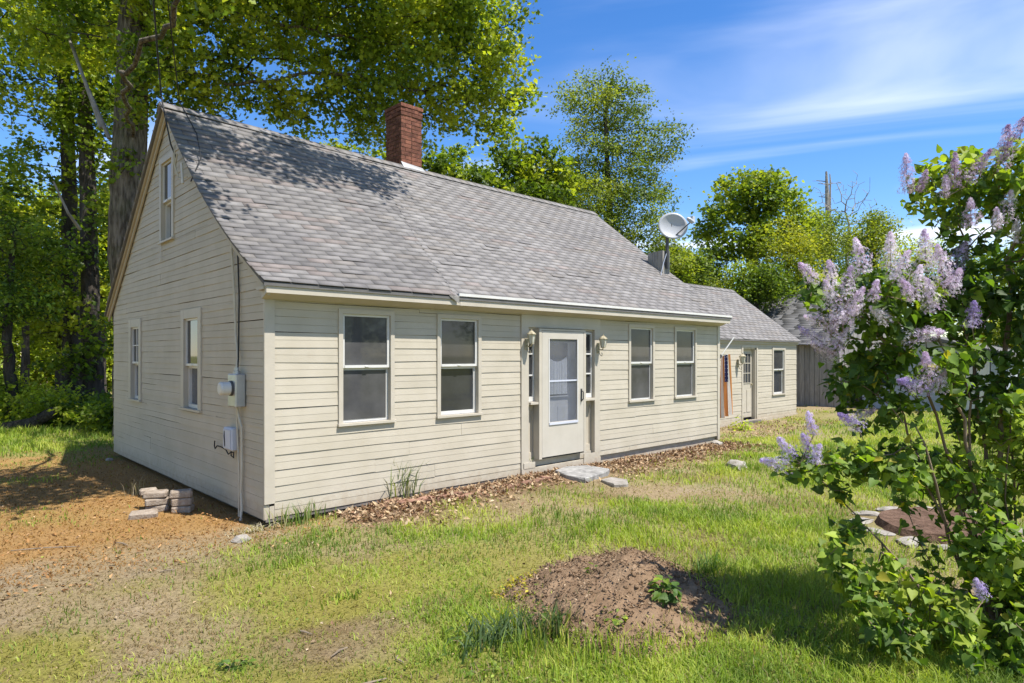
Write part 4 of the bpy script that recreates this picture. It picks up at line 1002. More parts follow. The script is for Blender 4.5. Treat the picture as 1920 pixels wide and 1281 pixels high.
for k in range(12):
    t = 2 * math.pi * k / 12 + YAW - .9
    d = 'flat pale edging stone at the %s of the mulch bed ring' % RL[k]
    stone('edging_stone', (rc_[0] + .82 * math.cos(t), rc_[1] + .72 * math.sin(t)), (.17, .10, .035), d, 'stone', STONE, group='stones ringing the mulch bed', seed=20 + k, flat=.7)

# ================================================================== VEGETATION
rng = np.random.default_rng(5)
def unit(v): return v / (np.linalg.norm(v, axis=-1, keepdims=True) + 1e-9)
TPL = {}
def fan(outline, centre, fold=0.0):
    pts = [centre] + outline
    V = np.array([(x, y, fold * abs(x)) for x, y in pts]); n = len(outline)
    return V, np.array([(0, 1 + i, 1 + (i + 1) % n) for i in range(n)])
TPL['maple'] = (np.array([(x_, y_, .18 * abs(x_)) for x_, y_ in ((0, 0), (.46, .10), (.22, .32), (.58, .58), (0, 1.0), (-.58, .58), (-.22, .32), (-.46, .10))]), np.array([(0, 1, 2), (2, 3, 4), (4, 5, 6), (6, 7, 0), (0, 2, 4), (0, 4, 6)]))
TPL['oval'] = (np.array([(0, 0, 0), (.30, .45, .10), (0, 1, -.06), (-.30, .45, .10)]), np.array([(0, 1, 2), (0, 2, 3)]))
TPL['lilac'] = (np.array([(0, .05, 0), (.20, -.05, .06), (.42, .14, .14), (.40, .42, .12), (.20, .76, .03), (0, 1.08, -.10), (-.20, .76, .03), (-.40, .42, .12), (-.42, .14, .14), (-.20, -.05, .06), (0, .45, .0)]),
                np.array([(0, 1, 2), (0, 2, 10), (10, 2, 3), (10, 3, 4), (10, 4, 5), (10, 5, 6), (10, 6, 7), (10, 7, 8), (10, 8, 0), (0, 8, 9)]))
TPL['curl'] = (np.array([(0, 0, 0), (.24, .40, .17), (0, 1, .05), (-.24, .40, .17), (0, .45, -.02)]), np.array([(0, 1, 4), (1, 2, 4), (2, 3, 4), (3, 0, 4)]))
TPL['needle'] = (np.array([(-.05, 0, 0), (.05, 0, 0), (0, 1, 0)]), np.array([(0, 1, 2)]))
def leaf_geo(P, size, nrm, tan, tpl):
    V, Fc = TPL[tpl]
    t = unit(tan - nrm * (tan * nrm).sum(-1, keepdims=True)); b = np.cross(nrm, t)
    out = P[:, None, :] + size[:, None, None] * (V[None, :, 0:1] * b[:, None, :] + V[None, :, 1:2] * t[:, None, :] + V[None, :, 2:3] * nrm[:, None, :])
    k = len(V)
    F_ = (Fc[None] + (np.arange(len(P)) * k)[:, None, None]).reshape(-1, 3)
    return out.reshape(-1, 3), F_, k
def E(px, py, d, rx, ry, rd=None):
    c = at(px, py, d); h = rx * d / FPX
    return (c, np.array((h, h if rd is None else rd, ry * d / FPX)))
def sample_ell(ells, n, g, shell=2.0):
    vol = np.array([e[1].prod() for e in ells]) ** .8; cnt = np.maximum((vol / vol.sum() * n).astype(int), 8)
    P = []
    for (c, r), k in zip(ells, cnt):
        d = unit(g.normal(size=(k, 3))); u = g.random((k, 1)) ** (1 / (shell * 1.3))
        # uneven outline
        bump = 1 + .22 * np.sin(d[:, :1] * 5 + c[0]) * np.sin(d[:, 1:2] * 6 + c[1]) + .18 * np.sin(d[:, 2:3] * 7 + c[2] + d[:, :1] * 4)
        P.append(c + d * u * r * bump)
    return np.concatenate(P)
def colonize(start, att, step, dk_, iters, g, wob=.25, up=0.0, minz=None):
    pos = [np.array(p, float) for p in start]; par = [-1] + list(range(len(start) - 1))
    pos = np.array(pos); par = list(par)
    A = att.copy()
    D = np.linalg.norm(A[:, None] - pos[None], axis=2); ni = D.argmin(1); nd = D.min(1)
    nch = {}
    for it in range(iters):
        if len(A) == 0: break
        keyd = unit(A - pos[ni]); acc = np.zeros_like(pos); np.add.at(acc, ni, keyd)
        act = np.unique(ni)
        act = np.array([a for a in act if nch.get(a, 0) < 4])
        if len(act) == 0: break
        dirs = unit(acc[act]); dirs = unit(dirs + g.normal(size=dirs.shape) * wob + np.array((0, 0, up)))
        new = pos[act] + dirs * step
        base = len(pos)
        for a in act: nch[a] = nch.get(a, 0) + 1
        pos = np.concatenate([pos, new]); par += list(act)
        Dn = np.linalg.norm(A[:, None] - new[None], axis=2); j = Dn.argmin(1); dn_ = Dn.min(1)
        upd = dn_ < nd; ni = np.where(upd, base + j, ni); nd = np.where(upd, dn_, nd)
        keep = nd > dk_; A = A[keep]; ni = ni[keep]; nd = nd[keep]
    return pos, np.array(par)
def radii(pos, par, tip, ex=2.3, fixed=None):
    r = np.zeros(len(pos))
    for i in range(len(pos) - 1, -1, -1):
        if r[i] == 0: r[i] = tip ** ex
        if par[i] >= 0: r[par[i]] += r[i]
    r = r ** (1 / ex)
    return r
def tubes(pos, par, r, thick):
    """thick chains as smooth tubes, thin twigs as three-sided prisms"""
    V = []; Fc = []; nv = 0
    n = len(pos)
    ch = [[] for _ in range(n)]
    for i in range(n):
        if par[i] >= 0: ch[par[i]].append(i)
    thin = [i for i in range(n) if par[i] >= 0 and r[i] < thick]
    out_thick = MB()
    done = set()
    roots = [i for i in range(n) if par[i] < 0]
    stack = [(q, None) for q in roots]
    while stack:
        i, p = stack.pop()
        chain = ([p] if p is not None else []) + [i]
        cur = i
        while True:
            cs = [c_ for c_ in ch[cur] if r[c_] >= thick]
            if not cs: break
            m_ = max(cs, key=lambda c_: r[c_])
            for c_ in cs:
                if c_ != m_: stack.append((c_, cur))
            chain.append(m_); cur = m_
        if len(chain) >= 2:
            rs = [float(r[c_]) for c_ in chain]
            if p is not None: rs[0] = min(rs[0], rs[1] * 1.15)
            k = 12 if rs[-1 if len(rs) < 3 else 1] > .12 else (8 if rs[1] > .05 else 6)
            out_thick.tube([pos[c_] for c_ in chain], rs, k, cap=False)
    if thin:
        ti = np.array(thin); a = pos[par[ti]]; b = pos[ti]; ra = np.minimum(r[par[ti]], r[ti] * 1.5); rb = r[ti]
        d = unit(b - a); h = np.where(np.abs(d[:, 2:3]) < .9, np.array((0, 0, 1.0)), np.array((1.0, 0, 0)))
        u = unit(np.cross(d, h)); w = np.cross(d, u)
        for t in range(3):
            th = 2 * math.pi * t / 3; o = math.cos(th) * u + math.sin(th) * w
            V.append(a + o * ra[:, None]); V.append(b + o * rb[:, None])
        m_ = len(ti); V = np.concatenate(V); q = np.arange(m_)
        Fc = np.concatenate([np.stack([q + 2 * t * m_, q + 2 * ((t + 1) % 3) * m_, q + (2 * ((t + 1) % 3) + 1) * m_, q + (2 * t + 1) * m_], -1) for t in range(3)])
        return out_thick, V, Fc
    return out_thick, None, None
def leaf_colours(n, P, pal, g, clump=.9, seed=0, var=.22):
    """pal: list of colours from dark to light; clumps of lighter and darker leaf kinds"""
    pal = np.array(pal); t = fbm(P[:, 0] * 1.0 + P[:, 2] * .7, P[:, 1] + P[:, 2] * .9, clump, 3, seed)
    t = np.clip((t - .3) / .4 + g.normal(size=n) * .25, 0, .999) * (len(pal) - 1)
    i = t.astype(int); f = (t - i)[:, None]
    c_ = pal[i] * (1 - f) + pal[np.minimum(i + 1, len(pal) - 1)] * f
    return c_ * (1 + g.normal(size=(n, 1)) * var).clip(.5, 1.6)
def tree(name, label, cat, trunk, ells, natt, nleaf, lsize, pal, tpl='oval', step=.35, kill=None, seed=1, bark=BARKD, tip=.008, trunk_r=None, group=None, spread=.30, upn=.55, mesh_trunk_noise=.0, up=0.05, thick=.035, leafr=None, extra=None, iters=90, droop=0.0, crownname='crown', bark2=None, cl=14, cspread=.62):
    g = np.random.default_rng(seed)
    base = trunk[0]
    o = thing(name, (base[0], base[1], base[2]), label, cat, group)
    # resample trunk
    tp = [np.array(trunk[0], float)]
    for a, b in zip(trunk[:-1], trunk[1:]):
        a, b = np.array(a, float), np.array(b, float); k = max(1, int(np.linalg.norm(b - a) / (step * 1.2)))
        for q in range(1, k + 1): tp.append(a + (b - a) * q / k + g.normal(size=3) * .015 * (q < k))
    att = sample_ell(ells, natt, g)
    if extra is not None: att = np.concatenate([att, extra])
    pos, par = colonize(tp, att, step, kill or step * 1.1, iters, g, up=up)
    r = radii(pos, par, tip)
    if trunk_r:
        rt = np.interp(np.linspace(0, 1, len(tp)), np.linspace(0, 1, len(trunk_r)), trunk_r); r[:len(tp)] = np.maximum(rt, np.minimum(r[:len(tp)], rt * 1.1))
        # limbs never thicker than what carries them
        for i in range(len(tp), len(pos)): r[i] = min(r[i], r[par[i]] * .82 if par[i] < len(tp) else r[par[i]])
    tb_, V, Fc = tubes(pos, par, r, thick)
    if tb_.v: tb_.build('trunk', bark, o, smooth=True)
    if V is not None: props(np_obj('twigs', V, Fc, bark2 or bark, o), kind='stuff')
    if nleaf:
        lim = leafr or thick * .75
        cand = np.where((r < lim) & (np.arange(len(pos)) >= len(tp)))[0]
        w = 1.0 / (r[cand] + .004); w /= w.sum()
        nc = max(1, nleaf // cl); nleaf = nc * cl
        pick = g.choice(cand, nc, p=w); f = g.random((nc, 1))
        Cc = pos[pick] * f + pos[par[pick]] * (1 - f) + g.normal(size=(nc, 3)) * spread * .55
        cs = g.uniform(.6, 1.35, nc)
        P = np.repeat(Cc, cl, 0) + g.normal(size=(nleaf, 3)) * (np.repeat(cs, cl) * spread * cspread)[:, None] * np.array((1, 1, .6))
        nr = unit(g.normal(size=(nleaf, 3)) * .9 + np.array((0, 0, upn * 1.8))); tn = unit((P - np.repeat(Cc, cl, 0)) * 3 + g.normal(size=(nleaf, 3)) * .5 + np.array((0, 0, -.35)))
        sz = lsize * g.uniform(.55, 1.25, nleaf)
        V, Fc, k = leaf_geo(P, sz, nr, tn, tpl)
        cc_ = np.repeat(leaf_colours(nc, Cc, pal, g, seed=seed, var=.16), cl, 0) * (1 + g.normal(size=(nleaf, 1)) * .14).clip(.6, 1.5)
        c_ = np.repeat(cc_, k, 0)
        cr_ = np_obj(crownname, V, Fc, LEAF, o, col=c_)
        props(cr_, kind='stuff')
    return o
G_MAP = [(.065, .11, .013), (.12, .185, .017), (.19, .25, .022), (.26, .30, .028)]
G_DRK = [(.05, .09, .014), (.08, .14, .018), (.13, .20, .024), (.18, .24, .028)]
G_YEL = [(.12, .165, .018), (.19, .235, .022), (.26, .29, .028), (.31, .32, .035)]
G_ASP = [(.075, .12, .022), (.125, .18, .03), (.175, .225, .036), (.21, .25, .042)]
G_SUN = [(.15, .215, .02), (.23, .30, .026), (.30, .36, .032), (.37, .40, .04)]

def gp(px, d, z=-.05):
    p = at(px, 600, d); return (p[0], p[1], z)
# --- the great maple behind the gable
MT = [gp(262, 14.5), at(256, 620, 14.5), at(240, 480, 14.5), at(243, 300, 14.5), at(250, 120, 14.5), at(257, -40, 14.4), at(262, -220, 14.2), at(300, -400, 14)]
shade_c = []
def roofpt(x, y): return np.array((x, y, roof_z(x, y)))
tosun = -np.array(SUND) / -SUND.z
for (x, y, h, rx) in ((.25, 2.95, 4.6, .50), (.65, 2.75, 4.4, .42), (1.1, 2.45, 4.7, .5), (1.75, 2.35, 4.4, .6), (2.2, 2.75, 4.3, .7), (2.9, 2.6, 4.2, .6), (1.6, 3.0, 4.9, .5), (3.3, 3.05, 4.2, .45)):
    shade_c.append((roofpt(x, y) + tosun * h, np.array((rx, rx * .8, .35))))
for (px, py, h, rx) in ((60, 905, 6.5, 1.0), (130, 915, 6.8, .9), (20, 935, 6.8, .9), (140, 880, 7, .9), (-60, 900, 7, 1.2)):
    p = gr(px, py); shade_c.append((np.array((p[0], p[1], 0)) + tosun * h, np.array((rx * .7, rx * .7, .45))))
mell = [E(640, -80, 15, 330, 130), E(870, 70, 15.5, 120, 110), E(950, 165, 15.5, 75, 55), E(790, 190, 16, 120, 60), E(650, 170, 16, 110, 55), E(420, 160, 15.5, 120, 45), E(390, 20, 14.5, 150, 100),
        E(580, 20, 15, 100, 55), E(740, 70, 15, 110, 80), E(110, 20, 15.5, 150, 90), E(260, -120, 14, 150, 80), E(330, 110, 13.8, 70, 60), E(280, 200, 14.6, 40, 30), E(560, 225, 16, 60, 25), E(700, 245, 17, 90, 25), E(960, 30, 15, 50, 50), E(480, 100, 15.2, 70, 70), E(390, 190, 15.5, 60, 30), E(500, 200, 16, 60, 25), E(640, 110, 15.5, 60, 40), E(900, 220, 16.5, 70, 30), E(820, 250, 17, 60, 20), E(890, 180, 16, 70, 50), E(940, 240, 17, 60, 28), E(760, 140, 15.5, 80, 50), E(560, 130, 15.5, 45, 30), E(1000, 170, 16, 30, 30), E(235, 185, 13.7, 38, 26), E(262, 100, 13.6, 35, 25), E(232, 300, 13.8, 22, 20)] + shade_c
tree('maple_tree', 'great maple with thick mossy trunk behind the gable, limbs reaching over the roof', 'tree', MT, mell, 4200, 84000, .100, [(.085, .14, .015), (.155, .225, .02), (.235, .295, .026), (.31, .345, .032)], 'maple', step=.34, kill=.42, seed=3, bark=BARK, bark2=BARKD, tip=.0095, extra=sample_ell(shade_c, 1300, np.random.default_rng(8), 1.2),
     trunk_r=[.55, .45, .41, .36, .33, .30, .24, .15], spread=.25, upn=.5, iters=130, thick=.03)
# --- the two dark trunks left of it and their neighbours
T2 = [gp(136, 19.0), at(134, 640, 19), at(130, 440, 19), at(127, 250, 19), at(112, 60, 19), at(95, -140, 19)]
tree('dark_tree', 'slim tree with pale streaked bark, left of the twin dark trunks', 'tree', T2, [E(60, 330, 18.5, 95, 60), E(100, 140, 18.5, 150, 90), E(40, 500, 18, 90, 40), E(70, 600, 18, 95, 45), E(20, 400, 18, 70, 40), E(200, 330, 18.5, 60, 60), E(150, 0, 19, 150, 70), E(130, 560, 18, 50, 25)], 1500, 13000, .12, G_MAP, 'maple', step=.36, seed=12, tip=.008,
     trunk_r=[.30, .22, .20, .18, .15, .09], spread=.28, thick=.03)
T3 = [gp(176, 18.2), at(172, 640, 18.2), at(168, 500, 18.2), at(165, 380, 18.2), at(160, 200, 18.3), at(168, 20, 18.3)]
tree('dark_tree', 'stout dark trunk nearest the gable corner, forking below the eaves', 'tree', T3, [E(210, 400, 18, 45, 45), E(190, 220, 18.5, 80, 80), E(120, 480, 17.6, 60, 45), E(190, 620, 17.5, 35, 60), E(240, 60, 19, 100, 80), E(110, 680, 17.5, 45, 30), E(205, 520, 18.5, 25, 40)], 1000, 8400, .12, G_MAP, 'maple', step=.34, seed=14, tip=.008,
     trunk_r=[.36, .25, .22, .20, .16, .08], spread=.26, thick=.03)
for i, (px, d, cy, rx, ry, lab) in enumerate(((45, 23, 430, 85, 110, 'mid green tree filling the gap at the far left'), (190, 24, 440, 50, 140, 'mid green tree between the dark trunk and the gable'), (110, 25, 560, 70, 80, 'mid green tree low between the trunks'), (-70, 22, 420, 110, 150, 'mid green tree at the left edge'))):
    tree('woodland_tree', lab, 'tree', [gp(px, d), at(px + 3, 620, d), at(px, cy + 30, d)], [E(px, cy, d, rx, ry * .7), E(px - rx * .4, cy + ry * .5, d, rx * .6, ry * .4), E(px + rx * .4, cy - ry * .3, d, rx * .5, ry * .4), E(px + rx * .3, cy + ry * .7, d, rx * .6, ry * .35)], 520, 9000, .13, G_SUN, 'maple', step=.4, seed=160 + i, tip=.008, trunk_r=[.15, .11, .07], spread=.34, thick=.03, group='woodland trees behind the dark trunks')
T3b = [gp(28, 16.5), at(22, 720, 16.5), at(12, 640, 16.5), at(16, 540, 16.6), at(30, 420, 16.8)]
tree('leaning_sapling', 'leaning young tree at the left edge of the yard', 'tree', T3b, [E(30, 560, 16.3, 80, 50), E(-20, 480, 16.5, 80, 80), E(60, 450, 16.6, 60, 50), E(-60, 640, 16, 60, 50)], 500, 5200, .12, G_DRK, 'oval', step=.3, seed=15, tip=.007, trunk_r=[.16, .13, .10, .08, .05], spread=.24, thick=.025)
# sunlit understory behind them
UND = [(20, 29, 610, 110, 100, 'sunlit yellow green understory bush at the far left'), (120, 31, 600, 90, 110, 'sunlit understory bush between the slim and dark trunks'), (200, 30, 610, 60, 120, 'sunlit understory bush against the gable corner'),
       (-110, 28, 600, 130, 120, 'understory bush beyond the left edge'), (70, 38, 545, 120, 70, 'pale tall understory tree deep in the wood'), (180, 39, 540, 90, 80, 'pale understory tree deep behind the dark trunks'), (-60, 37, 530, 140, 80, 'pale understory tree deep at the far left')]
for i, (px, d, py, rx, ry, lab) in enumerate(UND):
    b0 = gp(px, d); tree('understory_bush', lab, 'bush', [b0, at(px + 4, 700, d), at(px, 640, d)], [E(px, py, d, rx, ry * .8), E(px - rx * .5, py + 50, d, rx * .5, ry * .5), E(px + rx * .5, py + 40, d, rx * .5, ry * .5), E(px, py + 95, d, rx * .9, 30)], 460, 9000, .13 + .0025 * d, G_SUN, 'oval', step=.45, seed=40 + i, tip=.010, trunk_r=[.08, .06, .04], spread=.42, thick=.03, group='understory at the wood edge')
LOW = [(95, 16.0, .75, 'low leafy shrub at the foot of the dark trunks'), (170, 16.2, .6, 'low leafy shrub beside the gable corner'), (40, 17.5, .9, 'low leafy shrub behind the fallen log'), (200, 15.2, .5, 'small shrub touching the rear corner of the gable'), (-40, 16, .9, 'low leafy shrub at the very left edge')]
for i, (px, d, h, lab) in enumerate(LOW):
    b0 = gp(px, d); c0 = np.array(b0)
    tree('low_shrub', lab, 'bush', [b0, c0 + np.array((0, 0, h * .5))], [(c0 + np.array((0, 0, h * .8)), np.array((.8, .8, h * .55))), (c0 + np.array((.5, -.3, h * .4)), np.array((.5, .5, h * .4)))], 160, 1900, .12, G_MAP if i % 2 else G_SUN, 'oval', step=.2, seed=60 + i, tip=.006, trunk_r=[.03, .02], spread=.2, thick=.02, group='low shrubs at the wood edge')
for i, (x_, y_, h_, lab) in enumerate(((-9.5, 9.5, 9.0, 'unseen tall maple added left of the yard to shade the gable'), (-11.5, 3.5, 10.0, 'unseen broad maple added left of the yard to shade the gable'), (-14.0, -3.0, 10.0, 'unseen broad maple added left of the camera to block sky light'))):  # out of view, added to keep sky light off the gable
    tree('maple_tree', lab, 'tree', [(x_, y_, -.3), (x_ + .1, y_, h_ * .35), (x_, y_ + .2, h_ * .65)], [(np.array((x_, y_, h_ * .68)), np.array((3.2, 3.2, 2.6))), (np.array((x_ + 1.2, y_ - .6, h_ * .42)), np.array((2.2, 2.2, 1.5))), (np.array((x_ - 1, y_ + 1, h_ * .45)), np.array((2.2, 2.2, 1.6)))], 420, 9000, .20, G_MAP, 'oval', step=.5, seed=120 + i, tip=.012, trunk_r=[.3, .24, .16], spread=.4, thick=.04, group='unseen maples added to block sky light')
for i, (x_, y_, h_, lab) in enumerate(((9.0, -14.0, 7.0, 'unseen tree added for its reflection in the front windows'), (15.5, -15.0, 8.0, 'second unseen tree added for its reflection in the far windows'))):  # out of view, added so the panes have foliage to reflect
    tree('reflection_tree', lab, 'tree', [(x_, y_, -.3), (x_ + .1, y_, h_ * .35), (x_, y_ + .2, h_ * .65)], [(np.array((x_, y_, h_ * .68)), np.array((2.6, 2.6, 2.2))), (np.array((x_ + 1.0, y_ - .6, h_ * .42)), np.array((1.8, 1.8, 1.4)))], 260, 5600, .17, G_MAP, 'oval', step=.5, seed=140 + i, tip=.012, trunk_r=[.22, .18, .12], spread=.4, thick=.04, group='unseen trees added for window reflections')
lg = at(62, 800, 15.5); lg2 = at(90, 775, 15.2)
props(MB().tube([(lg[0] - .5, lg[1] + .3, .0), (lg[0], lg[1], .12), (lg2[0] + .1, lg2[1], .42)], [.16, .15, .12], 10).build('fallen_log', BARKD, None, (lg[0], lg[1], 0), smooth=True), 'dark fallen log leaning at the wood edge', 'log')
# pale dead limbs hung up in the left trees
for a, b, c_, lab in (((95, -20, 15), (150, 130, 14.8), (205, 260, 14.6), 'long pale dead limb slanting down to the great maple'), ((150, -20, 15.2), (130, 70, 15), (190, 240, 14.7), 'second thin dead limb slanting beside the first'), ((100, 340, 15), (128, 400, 15.2), (150, 430, 15.6), 'short broken dead limb below the canopy')):
    A_, B_, C_ = at(*a), at(*b), at(*c_)
    props(MB().tube([A_, B_, C_], [.02, .03, .045], 6).build('dead_limb', DEADW, None, tuple(C_)), lab, 'dead limb')
# --- trees behind the ridge
tree('maple_tree', 'light green maple rising behind the chimney and the ridge', 'tree', [gp(960, 21), at(960, 480, 21), at(955, 380, 21)], [E(960, 300, 21, 45, 30), E(1030, 340, 21.5, 55, 40), E(900, 340, 20, 40, 25), E(820, 315, 20.5, 35, 18), E(980, 370, 21, 80, 30), E(1010, 275, 21.5, 25, 25), E(640, 285, 21, 40, 14), E(860, 285, 21, 30, 12)], 900, 9500, .13, G_MAP, 'maple', step=.36, seed=21, tip=.008, trunk_r=[.3, .22, .16], spread=.26, thick=.03)
tree('aspen_tree', 'tall airy tree with small leaves behind the cottage far end', 'tree', [gp(1150, 23), at(1148, 480, 23), at(1140, 340, 23), at(1135, 220, 23), at(1150, 140, 23)], [E(1120, 185, 23, 68, 55), E(1170, 210, 23, 60, 60), E(1225, 265, 23, 65, 40), E(1110, 300, 23, 70, 60), E(1180, 350, 23, 75, 55), E(1200, 430, 22.5, 70, 60), E(1120, 400, 22.5, 90, 60), E(1235, 370, 23, 35, 25), E(1085, 240, 23, 35, 40), E(1060, 350, 23, 50, 50), E(1240, 480, 22, 40, 50)], 2600, 36000, .105, G_ASP, 'oval', step=.36, seed=22, tip=.007, trunk_r=[.25, .2, .14, .09, .03], spread=.24, thick=.03)
tree('maple_tree', 'round crowned maple right of the satellite dish', 'tree', [gp(1410, 29), at(1412, 520, 29), at(1415, 470, 29)], [E(1385, 375, 29, 55, 40), E(1440, 370, 29, 55, 38), E(1345, 420, 29, 40, 30), E(1480, 420, 29, 40, 35), E(1400, 460, 28.5, 60, 40), E(1340, 470, 29, 30, 30), E(1420, 345, 29, 60, 22), E(1490, 380, 29, 25, 30), E(1360, 350, 29, 20, 20), E(1500, 440, 29, 30, 30), E(1305, 440, 29, 18, 18)], 1300, 11000, .15, [(.08, .13, .015), (.14, .205, .02), (.21, .27, .026), (.28, .32, .032)], 'maple', step=.42, seed=23, tip=.009, trunk_r=[.25, .18, .14], spread=.28, thick=.035)
BACK = [(1050, 26, 370, 60, 50, G_ASP, 'airy tree linking the ridge maple and the tall airy tree'), (1520, 30, 440, 45, 45, G_SUN, 'light green tree filling the gap beside the snag'), (1260, 24, 500, 30, 40, G_MAP, 'leafy tree just left of the dish mast'), (1475, 27, 480, 55, 60, G_YEL, 'yellow green young tree beside the round crowned maple'), (1560, 28, 470, 45, 65, G_ASP, 'fine leaved green tree in front of the dead snag'), (1640, 29, 445, 48, 40, G_YEL, 'yellow green dome shaped tree left of the lilac top'),
        (1320, 30, 520, 45, 35, G_DRK, 'dark green tree just right of the dish mast'), (1290, 25, 520, 30, 45, G_ASP, 'leafy tree hanging behind the roof box'), (1420, 25, 535, 60, 30, G_MAP, 'green bush behind the wing roof'), (1500, 27, 550, 60, 40, G_SUN, 'light green bush above the barn roof'),
        (1600, 30, 530, 60, 45, G_MAP, 'green tree behind the barn end'), (1720, 27, 510, 70, 60, G_SUN, 'light green tree hidden behind the lilac blossom'), (1830, 26, 540, 80, 80, G_MAP, 'green tree behind the right of the lilac'), (1960, 25, 520, 100, 100, G_SUN, 'light green tree beyond the right edge'), (2150, 24, 500, 120, 130, G_MAP, 'big green tree far beyond the right edge'), (1880, 22, 640, 70, 45, G_YEL, 'yellowish bush low behind the lilac')]
for i, (px, d, py, rx, ry, pal, lab) in enumerate(BACK):
    b0 = gp(px, d)
    tree('background_tree', lab, 'tree', [b0, at(px, (600 + py) / 2 + 30, d), at(px, py + ry * .4, d)], [E(px, py, d, rx, ry), E(px - rx * .5, py + ry * .6, d, rx * .55, ry * .5), E(px + rx * .45, py + ry * .7, d, rx * .55, ry * .5), E(px + rx * .2, py - ry * .5, d, rx * .5, ry * .45)], 520, 6500, .13 if i not in (0, 4) else .10, pal, 'oval', step=.42, seed=80 + i, tip=.009, trunk_r=[.14, .10, .07], spread=.32, thick=.03, group='trees behind the wing and barn')
# dead snag and bare tree
sn = [gp(1552, 33), at(1552, 480, 33), at(1551, 400, 33), at(1550, 322, 33)]
so = thing('dead_snag', sn[0], 'bare broken trunk standing above the background trees', 'dead tree')
MB().tube([np.array(q) + np.array((rnd.uniform(-.05, .05), 0, 0)) for q in [sn[0], sn[1], (np.array(sn[1]) + sn[2]) / 2, sn[2], (np.array(sn[2]) + sn[3]) / 2, sn[3]]], [.20, .15, .13, .11, .10, .05], 7).build('trunk', DEADW, so)
sb = MB()
for k in range(16):
    t = rnd.uniform(.35, .95); p = np.array(sn[1]) * (1 - t) + np.array(sn[3]) * t; a = rnd.uniform(0, 6.28); l = rnd.uniform(.15, .5)
    MB().tube([p, p + np.array((math.cos(a) * l, math.sin(a) * l, .1))], [.03, .012], 5).build('branch_stub', DEADW, so)
MB().tube([at(1556, 420, 33), at(1557, 340, 33), at(1556, 326, 33)], [.05, .04, .02], 7).build('split_trunk', DEADW, so)
tree('bare_tree', 'leafless twiggy tree around the dead snag', 'tree', [gp(1585, 32), at(1588, 480, 32), at(1592, 420, 32)], [E(1600, 370, 32, 38, 42), E(1545, 370, 32, 22, 40), E(1640, 400, 32, 25, 25), E(1590, 345, 32, 25, 20), E(1530, 350, 32, 15, 25)], 420, 0, .1, G_ASP, step=.32, seed=31, tip=.010, trunk_r=[.16, .11, .06], thick=.03, bark=DEADW)

# ------------------------------------------------------------------ lilac
LB = np.array((2.28, -5.93, -.03))
lil = thing('lilac_bush', tuple(LB), 'large lilac bush in bloom with heart shaped leaves and pale purple flowers', 'lilac')
g = np.random.default_rng(77)
lell = [E(1830, 380, 4.2, 95, 90), E(1760, 340, 4.2, 55, 45), E(1900, 320, 4.1, 70, 60), E(1640, 560, 4.2, 105, 70), E(1560, 600, 4.2, 45, 55), E(1740, 560, 4.3, 90, 80), E(1870, 560, 4.2, 80, 110), E(1700, 700, 4.2, 120, 70), E(1580, 720, 4.1, 50, 40),
        E(1560, 880, 4.0, 75, 40), E(1500, 890, 4.0, 35, 25), E(1660, 860, 4.0, 80, 45), E(1870, 770, 4.25, 75, 85), E(1760, 900, 4.2, 70, 60), E(1830, 940, 4.25, 60, 60), E(1600, 1060, 3.9, 60, 50), E(1690, 1140, 3.8, 110, 60), E(1800, 1190, 3.75, 110, 50), E(1880, 1250, 3.7, 70, 40), E(1660, 1200, 3.7, 50, 35), E(1900, 1100, 3.8, 80, 110),
        E(2020, 420, 4.2, 120, 160), E(2050, 800, 4.2, 140, 180), E(2010, 1100, 4.0, 130, 110)]
stems = []
TPX = [1880, 1840, 1800, 1760, 1700, 1640, 1920, 1960, 2010, 1780, 1860, 1600, 1680, 1740, 1820, 1900, 1940, 1720, 1660, 1850]; TPY = [520, 600, 560, 680, 760, 860, 640, 560, 700, 820, 760, 960, 1040, 560, 460, 420, 800, 640, 700, 880]
for k in range(20):
    a = rnd.uniform(-.4, 2 * math.pi); tpx = TPX[k]; tpy = TPY[k]
    b0 = LB + np.array((rnd.uniform(-.14, .14), rnd.uniform(-.14, .14), 0)); e = at(tpx, tpy, 4.2 + rnd.uniform(-.3, .35))
    m_ = b0 * .55 + e * .45 + np.array((0, 0, -.10 + rnd.uniform(-.05, .05))); m2 = b0 * .25 + e * .75
    stems.append([b0, b0 * .8 + m_ * .2 + np.array((0, 0, .1)), m_, m2 + np.array((rnd.uniform(-.05, .05), rnd.uniform(-.05, .05), 0)), e])
pos = []; par = []
for s_ in stems:
    pv = -1
    for a, b in zip(s_[:-1], s_[1:]):
        k = max(1, int(np.linalg.norm(b - a) / .12))
        for q in range(k): 
            pos.append(a + (b - a) * q / k + g.normal(size=3) * .010); par.append(pv); pv = len(pos) - 1
att = sample_ell(lell, 2000, g, 2.2)
# grow from the whole set of stems
def colonize_from(pos, par, att, step, dk_, iters, g):
    pos = np.array(pos); par = list(par); A = att
    D = np.linalg.norm(A[:, None] - pos[None], axis=2); ni = D.argmin(1); nd = D.min(1); nch = {}
    for it in range(iters):
        if len(A) == 0: break
        acc = np.zeros_like(pos); np.add.at(acc, ni, unit(A - pos[ni])); act = np.array([a for a in np.unique(ni) if nch.get(a, 0) < 3])
        if len(act) == 0: break
        dirs = unit(unit(acc[act]) + g.normal(size=(len(act), 3)) * .25 + np.array((0, 0, .12))); new = pos[act] + dirs * step; base = len(pos)
        for a in act: nch[a] = nch.get(a, 0) + 1
        pos = np.concatenate([pos, new]); par += list(act)
        Dn = np.linalg.norm(A[:, None] - new[None], axis=2); j = Dn.argmin(1); dn_ = Dn.min(1); upd = dn_ < nd; ni = np.where(upd, base + j, ni); nd = np.where(upd, dn_, nd)
        k = nd > dk_; A = A[k]; ni = ni[k]; nd = nd[k]
    return pos, np.array(par)
